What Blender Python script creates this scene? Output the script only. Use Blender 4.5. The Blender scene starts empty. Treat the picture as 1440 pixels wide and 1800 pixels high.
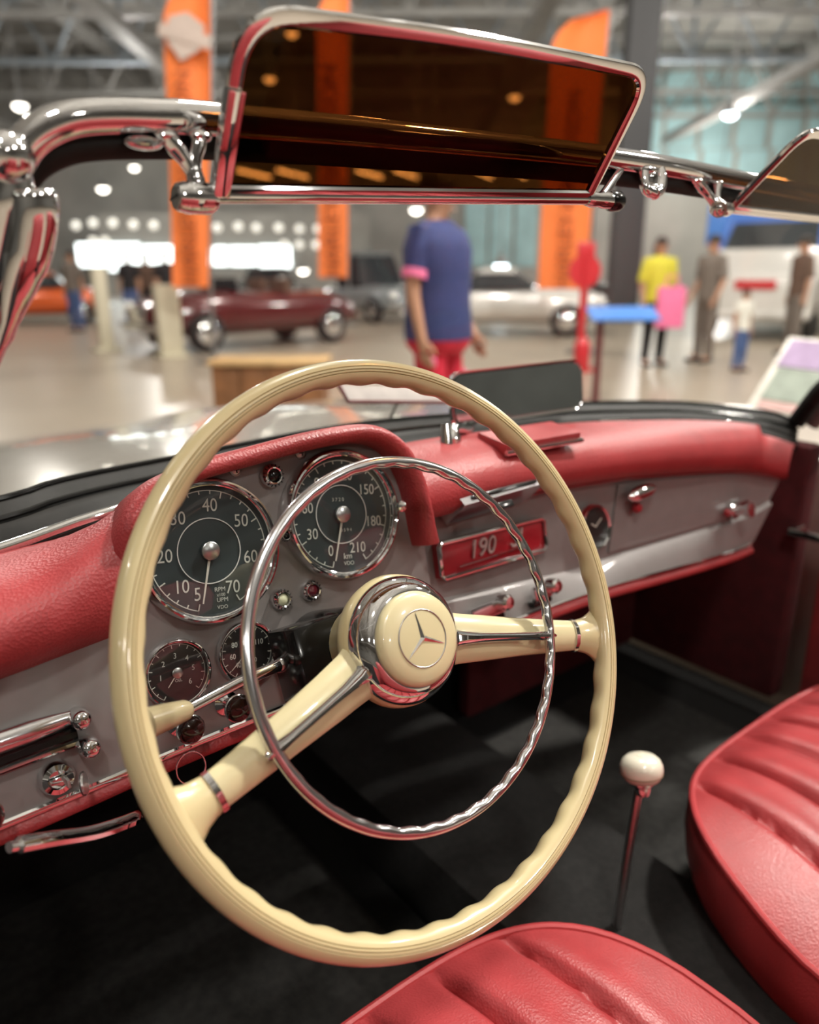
import bpy, bmesh, math, random
from mathutils import Vector as V, Matrix as M
R = math.radians
random.seed(7)
sc = bpy.context.scene
COL = sc.collection

# ------------------------------------------------------------------ camera
F_PX, PITCH, ROLL, YAW, CAMZ = 1316.8, .3084, -.0038, .665, 1.2
_d = V((math.sin(YAW)*math.cos(PITCH), math.cos(YAW)*math.cos(PITCH), -math.sin(PITCH)))
_r0 = V((math.cos(YAW), -math.sin(YAW), 0)); _u0 = _r0.cross(_d)
_r = math.cos(ROLL)*_r0 + math.sin(ROLL)*_u0
_u = -math.sin(ROLL)*_r0 + math.cos(ROLL)*_u0
CAM = V((0, 0, CAMZ))
cd = bpy.data.cameras.new('camera'); cam = bpy.data.objects.new('camera', cd); COL.objects.link(cam)
cam.matrix_world = M(((_r.x, _u.x, -_d.x, 0), (_r.y, _u.y, -_d.y, 0), (_r.z, _u.z, -_d.z, CAMZ), (0, 0, 0, 1)))
cd.sensor_fit = 'HORIZONTAL'; cd.sensor_width = 36; cd.lens = F_PX/1440*36
cd.clip_start = .02; cd.clip_end = 300
cd.dof.use_dof = True; cd.dof.focus_distance = .585; cd.dof.aperture_fstop = 4.0; cd.dof.aperture_blades = 0
sc.camera = cam
cy = sc.cycles
cy.use_light_tree = False; cy.max_bounces = 6; cy.diffuse_bounces = 3; cy.glossy_bounces = 4; cy.transmission_bounces = 3; cy.transparent_max_bounces = 10
cy.caustics_reflective = False; cy.caustics_refractive = False; cy.sample_clamp_indirect = 6

# ------------------------------------------------------------------ world, lights, exposure
w = bpy.data.worlds.new('hall_air'); sc.world = w; w.use_nodes = True
w.node_tree.nodes['Background'].inputs[0].default_value = (.55, .53, .5, 1)
w.node_tree.nodes['Background'].inputs[1].default_value = .25
vs = sc.view_settings
vs.view_transform = 'Standard'; vs.look = 'None'; vs.gamma = 1; vs.use_curve_mapping = False; vs.exposure = -0.2
HF = V((math.sin(YAW), math.cos(YAW), 0)); HR = V((math.cos(YAW), -math.sin(YAW), 0))   # the hall's own axes
def H(a, b, z=0): return HR*a + HF*b + V((0, 0, z))
def lamp(a, b, z, power, size=.35, col=(1, .95, .87)):
    l = bpy.data.lights.new('hall_light', 'POINT'); l.shadow_soft_size = size; l.energy = power; l.color = col
    o = bpy.data.objects.new('hall_light', l); COL.objects.link(o); o.location = H(a, b, z)
for a in (-9, 0.5, 10):
    for b in (-12, -3.5, 4.5, 13):
        lamp(a, b, 8.4, {-12: 560, -3.5: 900, 4.5: 1150, 13: 1350}[b])
lamp(3.2, 2.6, 6.0, 2000, .18); lamp(17, 43, 6.5, 1500)  # second one is an added fill light brightening the far cyan panels
for a in (-12, 11):  # added fill lights, no fixtures, to brighten the far hall and ceiling
    for b in (20, 37):
        l = bpy.data.lights.new('far_hall_fill', 'POINT'); l.energy = 1000; l.shadow_soft_size = .35; l.color = (1, .96, .9)
        o = bpy.data.objects.new('far_hall_fill', l); COL.objects.link(o); o.location = H(a, b, 7.6)

def P(px, py, Y):          # the point seen at a pixel of the photograph at the given distance ahead of the camera
    v = _d + (px-720)/F_PX*_r - (py-900)/F_PX*_u
    return CAM + v*(Y/v.y)
def PX(px, py, X):
    v = _d + (px-720)/F_PX*_r - (py-900)/F_PX*_u
    return CAM + v*(X/v.x)
def PZ(px, py, z):
    v = _d + (px-720)/F_PX*_r - (py-900)/F_PX*_u
    return CAM + v*((z-CAMZ)/v.z)
def PB(px, py, b):
    v = _d + (px-720)/F_PX*_r - (py-900)/F_PX*_u
    return CAM + v*(b/v.dot(HF))

# ------------------------------------------------------------------ materials
MATS = {}
def mat(name, col, rough=.5, metal=0, coat=0, noise=0, nscale=40, bump=0, bscale=200, emit=0, spec=.5, voronoi=False, aniso=0):
    if name in MATS: return MATS[name]
    m = bpy.data.materials.new(name); m.use_nodes = True
    nt = m.node_tree; b = nt.nodes['Principled BSDF']; L = nt.links
    b.inputs['Base Color'].default_value = (*col, 1); b.inputs['Roughness'].default_value = rough
    b.inputs['Metallic'].default_value = metal; b.inputs['Coat Weight'].default_value = coat
    b.inputs['Coat Roughness'].default_value = .05; b.inputs['Specular IOR Level'].default_value = spec
    tc = nt.nodes.new('ShaderNodeTexCoord')
    if noise:
        n = nt.nodes.new('ShaderNodeTexNoise'); n.inputs['Scale'].default_value = nscale; n.inputs['Detail'].default_value = 2
        r = nt.nodes.new('ShaderNodeValToRGB')
        r.color_ramp.elements[0].position = .3; r.color_ramp.elements[1].position = .7
        r.color_ramp.elements[0].color = (*[c*(1-noise) for c in col], 1)
        r.color_ramp.elements[1].color = (*[min(1, c*(1+noise)) for c in col], 1)
        L.new(tc.outputs['Object'], n.inputs['Vector']); L.new(n.outputs['Fac'], r.inputs['Fac']); L.new(r.outputs['Color'], b.inputs['Base Color'])
    if bump:
        if voronoi:
            t = nt.nodes.new('ShaderNodeTexVoronoi'); t.feature = 'F1'; out = t.outputs['Distance']
        else:
            t = nt.nodes.new('ShaderNodeTexNoise'); t.inputs['Detail'].default_value = 1; out = t.outputs['Fac']
        t.inputs['Scale'].default_value = bscale
        bp = nt.nodes.new('ShaderNodeBump'); bp.inputs['Strength'].default_value = bump; bp.inputs['Distance'].default_value = .001
        L.new(tc.outputs['Object'], t.inputs['Vector']); L.new(out, bp.inputs['Height']); L.new(bp.outputs['Normal'], b.inputs['Normal'])
    if emit:
        m.cycles.emission_sampling = 'NONE'
        b.inputs['Emission Color'].default_value = (*col, 1); b.inputs['Emission Strength'].default_value = emit
    MATS[name] = m; return m
def clear(name, tint, f0=.04, refl=1.0):      # clear or tinted sheet: see-through with a reflection that grows at grazing angles
    m = bpy.data.materials.new(name); m.use_nodes = True; nt = m.node_tree; nt.nodes.clear(); L = nt.links
    o = nt.nodes.new('ShaderNodeOutputMaterial'); mx = nt.nodes.new('ShaderNodeMixShader'); t = nt.nodes.new('ShaderNodeBsdfTransparent')
    g = nt.nodes.new('ShaderNodeBsdfGlossy'); f = nt.nodes.new('ShaderNodeLayerWeight'); f.inputs['Blend'].default_value = .5
    pw = nt.nodes.new('ShaderNodeMath'); pw.operation = 'POWER'; pw.inputs[1].default_value = 5
    mu = nt.nodes.new('ShaderNodeMath'); mu.operation = 'MULTIPLY_ADD'; mu.inputs[1].default_value = (1-f0)*refl; mu.inputs[2].default_value = f0*refl
    t.inputs[0].default_value = (*tint, 1); g.inputs['Roughness'].default_value = 0; g.inputs[0].default_value = (1, 1, 1, 1)
    L.new(f.outputs['Facing'], pw.inputs[0]); L.new(pw.outputs[0], mu.inputs[0]); L.new(mu.outputs[0], mx.inputs[0])
    L.new(t.outputs[0], mx.inputs[1]); L.new(g.outputs[0], mx.inputs[2]); L.new(mx.outputs[0], o.inputs[0])
    MATS[name] = m; return m
mat('chrome', (.80, .80, .81), .05, 1, noise=.03, nscale=9)
mat('brushed', (.62, .62, .62), .28, 1, noise=.08, nscale=200)
mat('satin', (.74, .74, .76), .16, 1, noise=.05, nscale=30)
mat('cream', (.63, .53, .30), .28, 0, coat=.6, noise=.03, nscale=14)
mat('cream_pale', (.68, .60, .36), .28, 0, coat=.6, noise=.03, nscale=14)
mat('cream_groove', (.22, .15, .06), .6, noise=.1)
mat('ivory', (.74, .70, .58), .25, 0, coat=.6, noise=.02)
mat('red_leather', (.36, .042, .046), .40, 0, noise=.10, nscale=25, bump=.35, bscale=420, voronoi=True)
mat('red_piping', (.42, .045, .05), .4, 0, noise=.05, bump=.2, bscale=300)
mat('red_carpet', (.07, .004, .006), .8, 0, noise=.2, bump=.5, bscale=300)
mat('red_enamel', (.30, .012, .02), .3, 0, coat=.4, noise=.05)
mat('silver_paint', (.225, .205, .200), .45, .15, coat=.25, noise=.03, nscale=60)
mat('bonnet_paint', (.50, .46, .41), .22, .45, coat=.8, noise=.03, nscale=60)
mat('black_rubber', (.012, .011, .010), .5, 0, spec=.2, noise=.3, bump=.15, bscale=120)
mat('black_gloss', (.006, .006, .006), .16, 0, coat=.2, spec=.35, noise=.2)
mat('dark_brown_knob', (.02, .008, .006), .12, 0, coat=.5, noise=.2)
mat('black_carpet', (.010, .0095, .009), .95, 0, noise=.35, nscale=120, bump=.8, bscale=400)
mat('grey_mat', (.027, .026, .024), .9, 0, noise=.35, nscale=70, bump=.8, bscale=300)
mat('dial', (.026, .040, .043), .45, 0, noise=.1)
mat('dial_dark', (.012, .011, .010), .45, 0, noise=.1)
mat('dial_print', (.62, .64, .58), .6, 0, noise=.02)
mat('dial_line', (.75, .75, .72), .4, 0, noise=.02)
mat('needle', (.70, .68, .60), .4, 0, noise=.02)
mat('lamp_red', (.10, .006, .015), .1, 0, coat=.6, noise=.1)
mat('lamp_pale', (.60, .62, .42), .2, 0, coat=.5, noise=.05)
mat('mirror_glass', (.62, .68, .70), .03, 1, noise=.02)
mat('badge_metal', (.50, .44, .42), .4, .6, noise=.05)
mat('screw', (.45, .44, .42), .3, 1, noise=.1)
clear('gauge_glass', (.93, .95, .95), .06, 1)
clear('screen_glass', (.985, .995, .99), .012, .25)
clear('amber', (.33, .20, .095), .03, .45)
mat('hall_floor', (.36, .30, .235), .30, 0, noise=.06, nscale=1.2)
mat('hall_wall', (.45, .44, .41), .8, 0, noise=.12, nscale=.5)
mat('hall_ceiling', (.42, .41, .385), .9, 0, noise=.25, nscale=.6)
mat('truss', (.36, .355, .34), .5, .2, noise=.15, nscale=2)
mat('truss_blue', (.36, .42, .47), .5, .2, noise=.15, nscale=2)
mat('cyan_wall', (.48, .74, .78), .7, 0, noise=.12, nscale=.8)
mat('pillar_dark', (.055, .055, .058), .6, 0, noise=.1)
mat('flag', (.90, .22, .05), .7, 0, noise=.06, nscale=3)
mat('flag_dark', (.36, .075, .02), .8, 0, noise=.1)
mat('flag_grey', (.55, .45, .40), .8, 0, noise=.1)
mat('metal_grey', (.3, .3, .3), .4, .8, noise=.1)
mat('bulb', (1, .93, .82), .5, emit=9)
mat('bulb_cool', (.82, .95, 1), .5, emit=9)
mat('batten_glow', (1, .95, .8), .5, emit=14)
mat('bulb_row', (1, .96, .86), .5, emit=1.1)
mat('lightwall', (.93, 1, .98), .5, emit=4.0)
mat('wood', (.25, .11, .045), .5, 0, noise=.25, nscale=6)
mat('wood_lit', (.55, .36, .17), .4, 0, noise=.15, nscale=5)  # counter wood made paler, with light from above put into the colour
mat('post_cream', (.60, .55, .42), .6, 0, noise=.08)
mat('signal_red', (.55, .02, .03), .35, 0, coat=.3, noise=.08)
mat('maroon', (.12, .015, .02), .4, 0, noise=.1)
mat('sign_blue', (.07, .22, .62), .5, 0, noise=.08)
mat('tyre', (.015, .015, .015), .7, 0, noise=.3)
mat('skin', (.46, .24, .15), .5, 0, noise=.06, nscale=15)
mat('hair', (.03, .02, .015), .6, 0, noise=.3, nscale=60)
mat('eye', (.02, .015, .012), .2)
for nm, c in dict(navy=(.022, .034, .13), crimson=(.55, .012, .04), pink=(.82, .18, .36), yellow=(.62, .56, .05), khaki=(.25, .22, .09), black_cloth=(.012, .011, .013), grey_cloth=(.17, .14, .12),
                  white_cloth=(.7, .68, .62), denim=(.07, .12, .28), brown_cloth=(.11, .06, .04), paint_maroon=(.10, .012, .014), paint_grey=(.24, .26, .27), paint_blue=(.05, .15, .50),
                  paint_white=(.72, .70, .67), paint_black=(.012, .013, .015), paint_orange=(.75, .12, .02), lilac=(.42, .31, .48), sage=(.32, .36, .31), blush=(.66, .42, .40), paper=(.80, .77, .70)).items():
    if nm.startswith('paint'): mat(nm, c, .2, .1, coat=.8, noise=.04)
    else: mat(nm, c, .8, 0, noise=.12, nscale=18)
mat('card_grey', (.34, .30, .28), .6, 0, noise=.1)
mat('window_dark', (.02, .025, .03), .08, 0, coat=.4, noise=.1)
mat('headlamp', (.85, .85, .82), .1, .3, coat=.6, noise=.03)

# ------------------------------------------------------------------ mesh helpers
WM = {}
class MB:
    def __init__(s): s.v = []; s.f = []
    def add(s, vs, fs, T=None):
        k = len(s.v)
        s.v += [tuple(T @ V(p)) if T is not None else tuple(p) for p in vs]
        s.f += [tuple(i+k for i in f) for f in fs]; return s
    def box(s, c, size, T=None, bev=0):
        x, y, z = [q/2 for q in size]; c = V(c)
        if bev <= 0:
            vs = [c+V((i*x, j*y, k*z)) for i in (-1, 1) for j in (-1, 1) for k in (-1, 1)]
            return s.add(vs, [(0, 1, 3, 2), (4, 6, 7, 5), (0, 4, 5, 1), (2, 3, 7, 6), (0, 2, 6, 4), (1, 5, 7, 3)], T)
        bm = bmesh.new(); bmesh.ops.create_cube(bm, size=1)
        for q in bm.verts: q.co = V((q.co.x*size[0], q.co.y*size[1], q.co.z*size[2]))
        bmesh.ops.bevel(bm, geom=bm.edges[:], offset=bev, segments=2, affect='EDGES', profile=.6)
        bm.verts.index_update(); s.add([q.co+c for q in bm.verts], [[q.index for q in f.verts] for f in bm.faces], T); bm.free(); return s
    def rings(s, rs, close=True, caps=True, T=None):
        n = len(rs[0]); vs = [p for r in rs for p in r]; fs = []
        for i in range(len(rs)-1):
            for j in range(n if close else n-1):
                a, b = i*n+j, i*n+(j+1) % n
                fs.append((a, b, b+n, a+n))
        if caps and close: fs += [tuple(range(n))[::-1], tuple((len(rs)-1)*n+j for j in range(n))]
        return s.add(vs, fs, T)
    def grid(s, rows, T=None): return s.rings(rows, close=False, caps=False, T=T)
    def tube(s, path, rad, n=12, caps=True, flat=1, up=None, T=None, closed=False):
        path = [V(p) for p in path]; m = len(path)
        if not hasattr(rad, '__len__'): rad = [rad]*m
        rs = []; prev = None
        for i, p in enumerate(path):
            if closed: t = (path[(i+1) % m]-path[i-1])
            else: t = path[min(i+1, m-1)]-path[max(i-1, 0)]
            t.normalize()
            ref = V(up) if up is not None else (prev if prev is not None else (V((0, 0, 1)) if abs(t.z) < .9 else V((1, 0, 0))))
            a = (ref - t*ref.dot(t)).normalized(); b = t.cross(a); prev = a
            rs.append([p + a*math.cos(2*math.pi*j/n)*rad[i]*flat + b*math.sin(2*math.pi*j/n)*rad[i] for j in range(n)])
        if closed: rs.append(rs[0])
        return s.rings(rs, caps=caps and not closed, T=T)
    def lathe(s, prof, n=48, T=None, caps=False):
        rs = [[V((r*math.cos(2*math.pi*j/n), r*math.sin(2*math.pi*j/n), z)) for j in range(n)] for r, z in prof]
        return s.rings(rs, caps=caps, T=T)
    def prism(s, out, z0, z1, T=None):
        n = len(out)
        return s.rings([[V((x, y, z0)) for x, y in out], [V((x, y, z1)) for x, y in out]], T=T)
    def ball(s, c, r, n=16, T=None):
        if not hasattr(r, '__len__'): r = (r, r, r)
        c = V(c); m = n//2; rs = []
        for i in range(m+1):
            a = -math.pi/2+math.pi*min(max(i/m, .02), .98)
            rs.append([c+V((r[0]*math.cos(a)*math.cos(2*math.pi*j/n), r[1]*math.cos(a)*math.sin(2*math.pi*j/n), r[2]*math.sin(a))) for j in range(n)])
        return s.rings(rs, T=T)
    def build(s, name, m, parent=None, world=False, angle=38, sub=0, kind=None):
        me = bpy.data.meshes.new(name); me.from_pydata([tuple(p) for p in s.v], [], s.f)
        bm = bmesh.new(); bm.from_mesh(me); bmesh.ops.remove_doubles(bm, verts=bm.verts, dist=1e-6)
        bmesh.ops.recalc_face_normals(bm, faces=bm.faces); bm.to_mesh(me); bm.free()
        me.polygons.foreach_set('use_smooth', [True]*len(me.polygons)); me.set_sharp_from_angle(angle=R(angle))
        me.materials.append(MATS[m]); return link(name, me, parent, world, sub, kind)
def link(name, data, parent=None, world=False, sub=0, kind=None, loc=None):
    o = bpy.data.objects.new(name, data); COL.objects.link(o)
    if parent is not None:
        o.parent = parent
        if world: o.matrix_parent_inverse = WM[parent.name].inverted(); WM[o.name] = M()
        else: WM[o.name] = WM[parent.name].copy()
    else: WM[o.name] = M()
    if sub:
        md = o.modifiers.new('sub', 'SUBSURF'); md.levels = sub; md.render_levels = sub
    if kind: o['kind'] = kind
    return o
def tag(o, label, cat, group=None, kind=None):
    o['label'] = label
    if kind: o['kind'] = kind
    else: o['category'] = cat
    if group: o['group'] = group
    return o
def thing(name, label, cat, loc=(0, 0, 0), rot=None, group=None):
    o = bpy.data.objects.new(name, None); COL.objects.link(o); o.empty_display_size = .05
    Tm = M.Translation(V(loc)) @ (rot.to_4x4() if rot is not None else M()); o.matrix_world = Tm; WM[o.name] = Tm
    return tag(o, label, cat, group)
def text(body, size, m, parent, T, name='lettering', ext=.0002, world=False, shear=0, align='CENTER'):
    c = bpy.data.curves.new(name, 'FONT'); c.body = body; c.size = size; c.align_x = align; c.align_y = 'CENTER'; c.extrude = ext; c.shear = shear; c.resolution_u = 4
    o = bpy.data.objects.new('tmp', c); COL.objects.link(o); bpy.context.view_layer.update()
    me = bpy.data.meshes.new_from_object(o.evaluated_get(bpy.context.evaluated_depsgraph_get()))
    bpy.data.objects.remove(o); me.transform(T); me.materials.clear(); me.materials.append(MATS[m]); me.name = name
    return link(name, me, parent, world)
def spline(pts, n=8):      # Catmull-Rom through points
    pts = [V(p) for p in pts]; out = []
    for i in range(len(pts)-1):
        p0, p1, p2, p3 = pts[max(i-1, 0)], pts[i], pts[i+1], pts[min(i+2, len(pts)-1)]
        for k in range(n):
            t = k/n; out.append(.5*((2*p1)+(p2-p0)*t+(2*p0-5*p1+4*p2-p3)*t*t+(3*p1-p0-3*p2+p3)*t**3))
    return out+[pts[-1]]
def lerp(a, b, t): return a+(b-a)*t
def resample(pts, n):
    pts = [V(p) for p in pts]; d = [0]
    for a, b in zip(pts, pts[1:]): d.append(d[-1]+(b-a).length)
    out = []; k = 0
    for i in range(n):
        q = d[-1]*i/(n-1)
        while k < len(pts)-2 and d[k+1] < q: k += 1
        out.append(lerp(pts[k], pts[k+1], (q-d[k])/max(d[k+1]-d[k], 1e-9)))
    return out
def frame(o, x, y):        # matrix with local x, y directions
    x = V(x).normalized(); y = (V(y)-x*V(y).dot(x)).normalized(); z = x.cross(y)
    return M(((x.x, y.x, z.x, o[0]), (x.y, y.y, z.y, o[1]), (x.z, y.z, z.z, o[2]), (0, 0, 0, 1)))

# ------------------------------------------------------------------ the hall
HALL = frame((0, 0, 0), HR, HF)
def structure(o): o['kind'] = 'structure'; return o
structure(MB().box((0, 8, -.1), (84, 88, .2), HALL).build('floor', 'hall_floor'))
ceil_o = structure(MB().box((0, 8, 13.6), (84, 88, .3), HALL).build('ceiling', 'hall_ceiling'))
wall_far = structure(MB().box((0, 50, 6.7), (84, .4, 13.4), HALL).build('wall_far', 'hall_wall'))
structure(MB().box((40, 8, 6.7), (.4, 84, 13.4), HALL).build('wall_right', 'hall_wall'))
structure(MB().box((-40, 8, 6.7), (.4, 84, 13.4), HALL).build('wall_left', 'hall_wall'))
structure(MB().box((0, -34, 6.7), (84, .4, 13.4), HALL).build('wall_back', 'hall_wall'))
# roof trusses, one part each
for k, b in enumerate((12, 18, 24, 30, 36, 42, 48, 2, -8, -18)):
    t = MB(); z0, z1 = 9.8, 12.2
    t.box((0, b, z0), (78, .22, .22), HALL); t.box((0, b, z1), (78, .22, .22), HALL)
    for i in range(26):
        a = -39+i*3
        t.tube([HALL @ V((a, b, z0)), HALL @ V((a+1.5, b, z1)), HALL @ V((a+3, b, z0))], .09, 5)
        if i % 2: t.box((a, b, (z0+z1)/2), (.16, .16, z1-z0), HALL)
    t.build('truss', 'truss_blue' if k in (1, 4) else 'truss', ceil_o, True)
for a in (-27, -15, -3, 9, 21, 33):
    MB().box((a, 8, 11.9), (.3, 82, .5), HALL).build('purlin', 'truss', ceil_o, True)
for a in (-32, -21, -9, 4, 15, 27):
    MB().box((a, 8, 8.55), (.55, 80, .35), HALL).build('air_duct', 'truss', ceil_o, True)
# pale cyan cladding on the far wall, in sheets
def far_panel(px0, px1, py0, py1, m, name='wall_panel', b=49.7):
    A, B = PB(px0, py1, b), PB(px1, py0, b); a0, a1 = A.dot(HR), B.dot(HR)
    z0, z1 = max(A.z, .02), B.z
    MB().box(((a0+a1)/2, b, (z0+z1)/2), (a1-a0-.06, .12, z1-z0-.06), HALL, .01).build(name, m, wall_far, True)
for i in range(6):
    for j in range(3):
        far_panel(1105+i*62, 1167+i*62, 110+j*76, 186+j*76, 'cyan_wall')
for i in range(3): far_panel(815+i*44, 859+i*44, 350, 470, 'cyan_wall')
# daylight doorways at the far left, one pane each
for i, (x0, x1, y0, y1) in enumerate([(138, 190, 426, 470), (192, 250, 426, 478), (252, 314, 430, 474), (352, 402, 432, 468), (404, 452, 432, 468), (456, 512, 430, 472)]):
    A, B = PB(x0, y1, 44), PB(x1, y0, 44); a0, a1 = A.dot(HR), B.dot(HR)
    wn = structure(MB().box(((a0+a1)/2, 44, (A.z+B.z)/2), (a1-a0, .1, B.z-A.z), HALL, .02).build('window_%d' % (i+1), 'lightwall'))
    fr = MB()
    for q in (a0, a1): fr.box((q, 44, (A.z+B.z)/2), (.08, .16, B.z-A.z+.1), HALL)
    for q in (A.z, B.z): fr.box(((a0+a1)/2, 44, q), (a1-a0, .16, .08), HALL)
    fr.build('window_frame', 'metal_grey', wn, True)
structure(MB().box((-9.7, 44.25, 1.9), (15, .1, 5.0), HALL).build('wall_partition', 'hall_wall'))
# the dark steel column on the right
g = PB(1096, 480, 20)
colm = structure(MB().box((g.dot(HR), 20, 4.6), (.72, .6, 9.2), HALL, .03).build('column_1', 'pillar_dark'))
MB().box((g.dot(HR), 20, .08), (1.0, .9, .16), HALL, .02).build('column_foot', 'pillar_dark', colm, True)

# hanging lamps that show as round lights
def hang_lamp(px, py, b, r, label, m='bulb'):
    p = PB(px, py, b)
    t = thing('pendant_lamp', label, 'lamp', p, group='round lamps hanging in the hall')
    MB().lathe([(.02, r*1.6), (r*.35, r*1.45), (r*.5, r*.9), (r*1.02, r*.35), (r*1.06, 0), (r*.9, -.01)], 20).build('housing', 'metal_grey', t)
    MB().ball((0, 0, 0), (r, r, r*.75), 16).build('lens', m, t)
    MB().tube([(0, 0, r*1.5), (0, 0, max(.3, 8.9-p.z))], .015, 6).build('suspension_rod', 'metal_grey', t)
LAMPS = [(35, 185, 26, .20, 'round white lamp at the upper left edge, high over the chrome corner tube'),
 (236, 294, 30, .15, 'small lamp just under the chrome corner tube, upper of two'), (181, 331, 30, .19, 'small lamp under the chrome corner tube, lower of two'),
 (1284, 200, 26, .22, 'round white lamp alone against the cyan wall at upper right', 'bulb_cool'), (1126, 245, 30, .17, 'lamp beside the dark column just above the header tube', 'bulb_cool'),
 (1040, 97, 26, .20, 'bright lamp in front of the tall orange flag top beside the column'), (732, 368, 24, .17, 'pale lamp above the shoulder of the man in navy, lower of two'),
 (764, 356, 24, .15, 'pale lamp above the shoulder of the man in navy, upper of two'), (881, 466, 24, .22, 'cool round lamp between the man in navy and the orange flag', 'bulb_cool'),
 (533, 475, 26, .16, 'bright lamp below the lit doorways beside the second orange flag'), (513, 58, 24, .16, 'lamp seen through the amber visor near its top corner'),
 (474, 138, 24, .16, 'lamp seen through the amber visor at its left side'), (905, 170, 24, .16, 'lamp seen through the amber visor towards its right side')]
for q in LAMPS: hang_lamp(*q)
ORD = ['first', 'second', 'third', 'fourth', 'fifth', 'sixth', 'seventh']
for where, row in (('upper row left of the left orange flag', [(133, 396), (163, 392), (198, 392), (234, 395), (270, 396)]), ('lower row left of the left orange flag', [(163, 424), (184, 424)]),
                   ('upper row right of the left orange flag', [(382, 400), (419, 398), (451, 400), (490, 400), (527, 402), (559, 402)]), ('lower row right of the left orange flag', [(500, 430), (527, 430), (556, 430)])):
    for i, (px, py) in enumerate(row):
        p = PB(px, py, 38); r = .22
        t = thing('string_light', ORD[i]+' bulb from the left in the '+where, 'lamp', p, group='rows of bulbs above the lit doorways')
        MB().ball((0, 0, 0), r*.9, 14).build('bulb', 'bulb_row', t)
        MB().lathe([(.05, r*1.5), (r*.4, r*1.4), (r*.45, r*.7)], 12, caps=True).build('socket', 'metal_grey', t)
# fluorescent battens hanging in a row, seen through the visor
for i, px in enumerate((447, 515, 650, 715, 850, 912, 985)):
    p = PB(px, 306, 34)
    t = thing('fluorescent_batten', ORD[i]+' slanted batten light from the left, seen low through the amber visor', 'lamp', p, group='slanted batten lights seen through the visor')
    D = HF*1.2+HR*.45
    MB().tube([-D, D], .055, 8).build('tube', 'batten_glow', t)
    MB().tube([-D+V((0, 0, .12)), D+V((0, 0, .12))], .09, 6).build('housing', 'metal_grey', t)
    MB().tube([V((0, 0, .15)), V((0, 0, 8.9-p.z))], .012, 5).build('suspension_rod', 'metal_grey', t)

# ------------------------------------------------------------------ the car: floor, bulkhead, bonnet
car = thing('car', 'silver open roadster with long bonnet and dark footwells', 'car', (.65, .9, 0))
b = MB()
rows = []
for i in range(30):
    Y = .80+i*.055; row = []
    for j in range(41):
        x = -.12+j*1.54/40; e = max(0, abs(x-.65)-.30)
        z = -.212-.02*(Y-.8)-.11*(Y-.8)**2-.50*e*e-.25*max(0, abs(x-.65)-.62)
        z += .012*math.exp(-((x-.65)/.10)**2)*min(1, (Y-.8)*4)
        row.append((x, Y, CAMZ+z))
    rows.append(row)
b.grid(rows); b.build('bonnet', 'bonnet_paint', car, True)
MB().box((.62, .35, .33), (1.6, 1.9, .04)).build('floor_pan', 'black_carpet', car, True)
MB().grid([[(-.2, 1.05, .3), (.65, 1.05, .3), (1.42, 1.05, .3)], [(-.2, 1.0, .62), (.65, 1.0, .62), (1.42, 1.0, .62)], [(-.2, .80, .90), (.65, .80, .955), (1.42, .80, .84)]]).build('bulkhead', 'black_carpet', car, True)
MB().box((-.16, .55, .62), (.04, 1.2, .56)).build('footwell_side', 'black_carpet', car, True)
MB().box((.635, .62, .40), (.25, 1.2, .14), bev=.035).build('transmission_tunnel', 'black_carpet', car, True)
MB().box((1.36, .82, .66), (.05, .5, .50), bev=.01).build('kick_panel', 'red_carpet', car, True)
MB().box((1.08, .90, .56), (.5, .03, .30), bev=.01).build('toe_panel', 'red_carpet', car, True)
for x, y, r_ in ((70, 843, .008), (205, 828, .004)):
    p = P(x, y, .83); p.z = CAMZ-.212-.02*.03-.5*max(0, abs(p.x-.65)-.30)**2-.25*max(0, abs(p.x-.65)-.62)-.004
    q = MB().lathe([(0, .008), (r_*.6, .008), (r_, .004), (r_, -.01)], 16, M.Translation(p)).build('cowl_bolt', 'chrome', car, True)
# far outer body sides so that the car does not float
for x in (-.25, 1.55):
    q = MB()
    prof = [(-.9, .55), (-.9, .25), (1.2, .22), (2.3, .25), (2.4, .6), (1.9, .78), (1.0, .86), (.5, .84), (-.3, .80)]
    q.rings([[V((x+s*.03, y, z)) for y, z in prof] for s in (-1, 1)]).build('body_side', 'bonnet_paint', car, True)
for x in (-.12, 1.42):
    for y in (1.75, -.62):
        T = M.Translation((x, y, .31)) @ M.Rotation(R(90), 4, 'Y')
        MB().lathe([(.12, -.08), (.26, -.085), (.305, -.06), (.312, 0), (.305, .06), (.26, .085), (.12, .08)], 32, T).build('tyre', 'tyre', car, True)

mat_l = tag(MB().box((.19, .68, .353), (.54, .62, .008), bev=.003).build('floor_mat', 'grey_mat'), 'dark grey carpet mat in the driver footwell below the wheel', 'floor mat')
mat_r = tag(MB().box((1.02, .62, .353), (.50, .5, .008), bev=.003).build('floor_mat', 'grey_mat'), 'dark carpet mat in the passenger footwell beyond the gear lever', 'floor mat')

# ------------------------------------------------------------------ dashboard
GT = .265
TC = V((.2206, .5462, CAMZ-.213)); GN = V((0, -math.cos(GT), math.sin(GT))); GE = V((0, math.sin(GT), math.cos(GT)))
def CL(u, v, w=0): return V((u, TC.y, TC.z)) + GE*v + GN*w
PANEL = frame((0, TC.y, TC.z), (1, 0, 0), GE)       # local x = across, y = up the panel, z = towards the driver
dash = thing('dashboard', 'silver painted dashboard with red leather padding across the car', 'dashboard', (.65, .55, .8))
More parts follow.
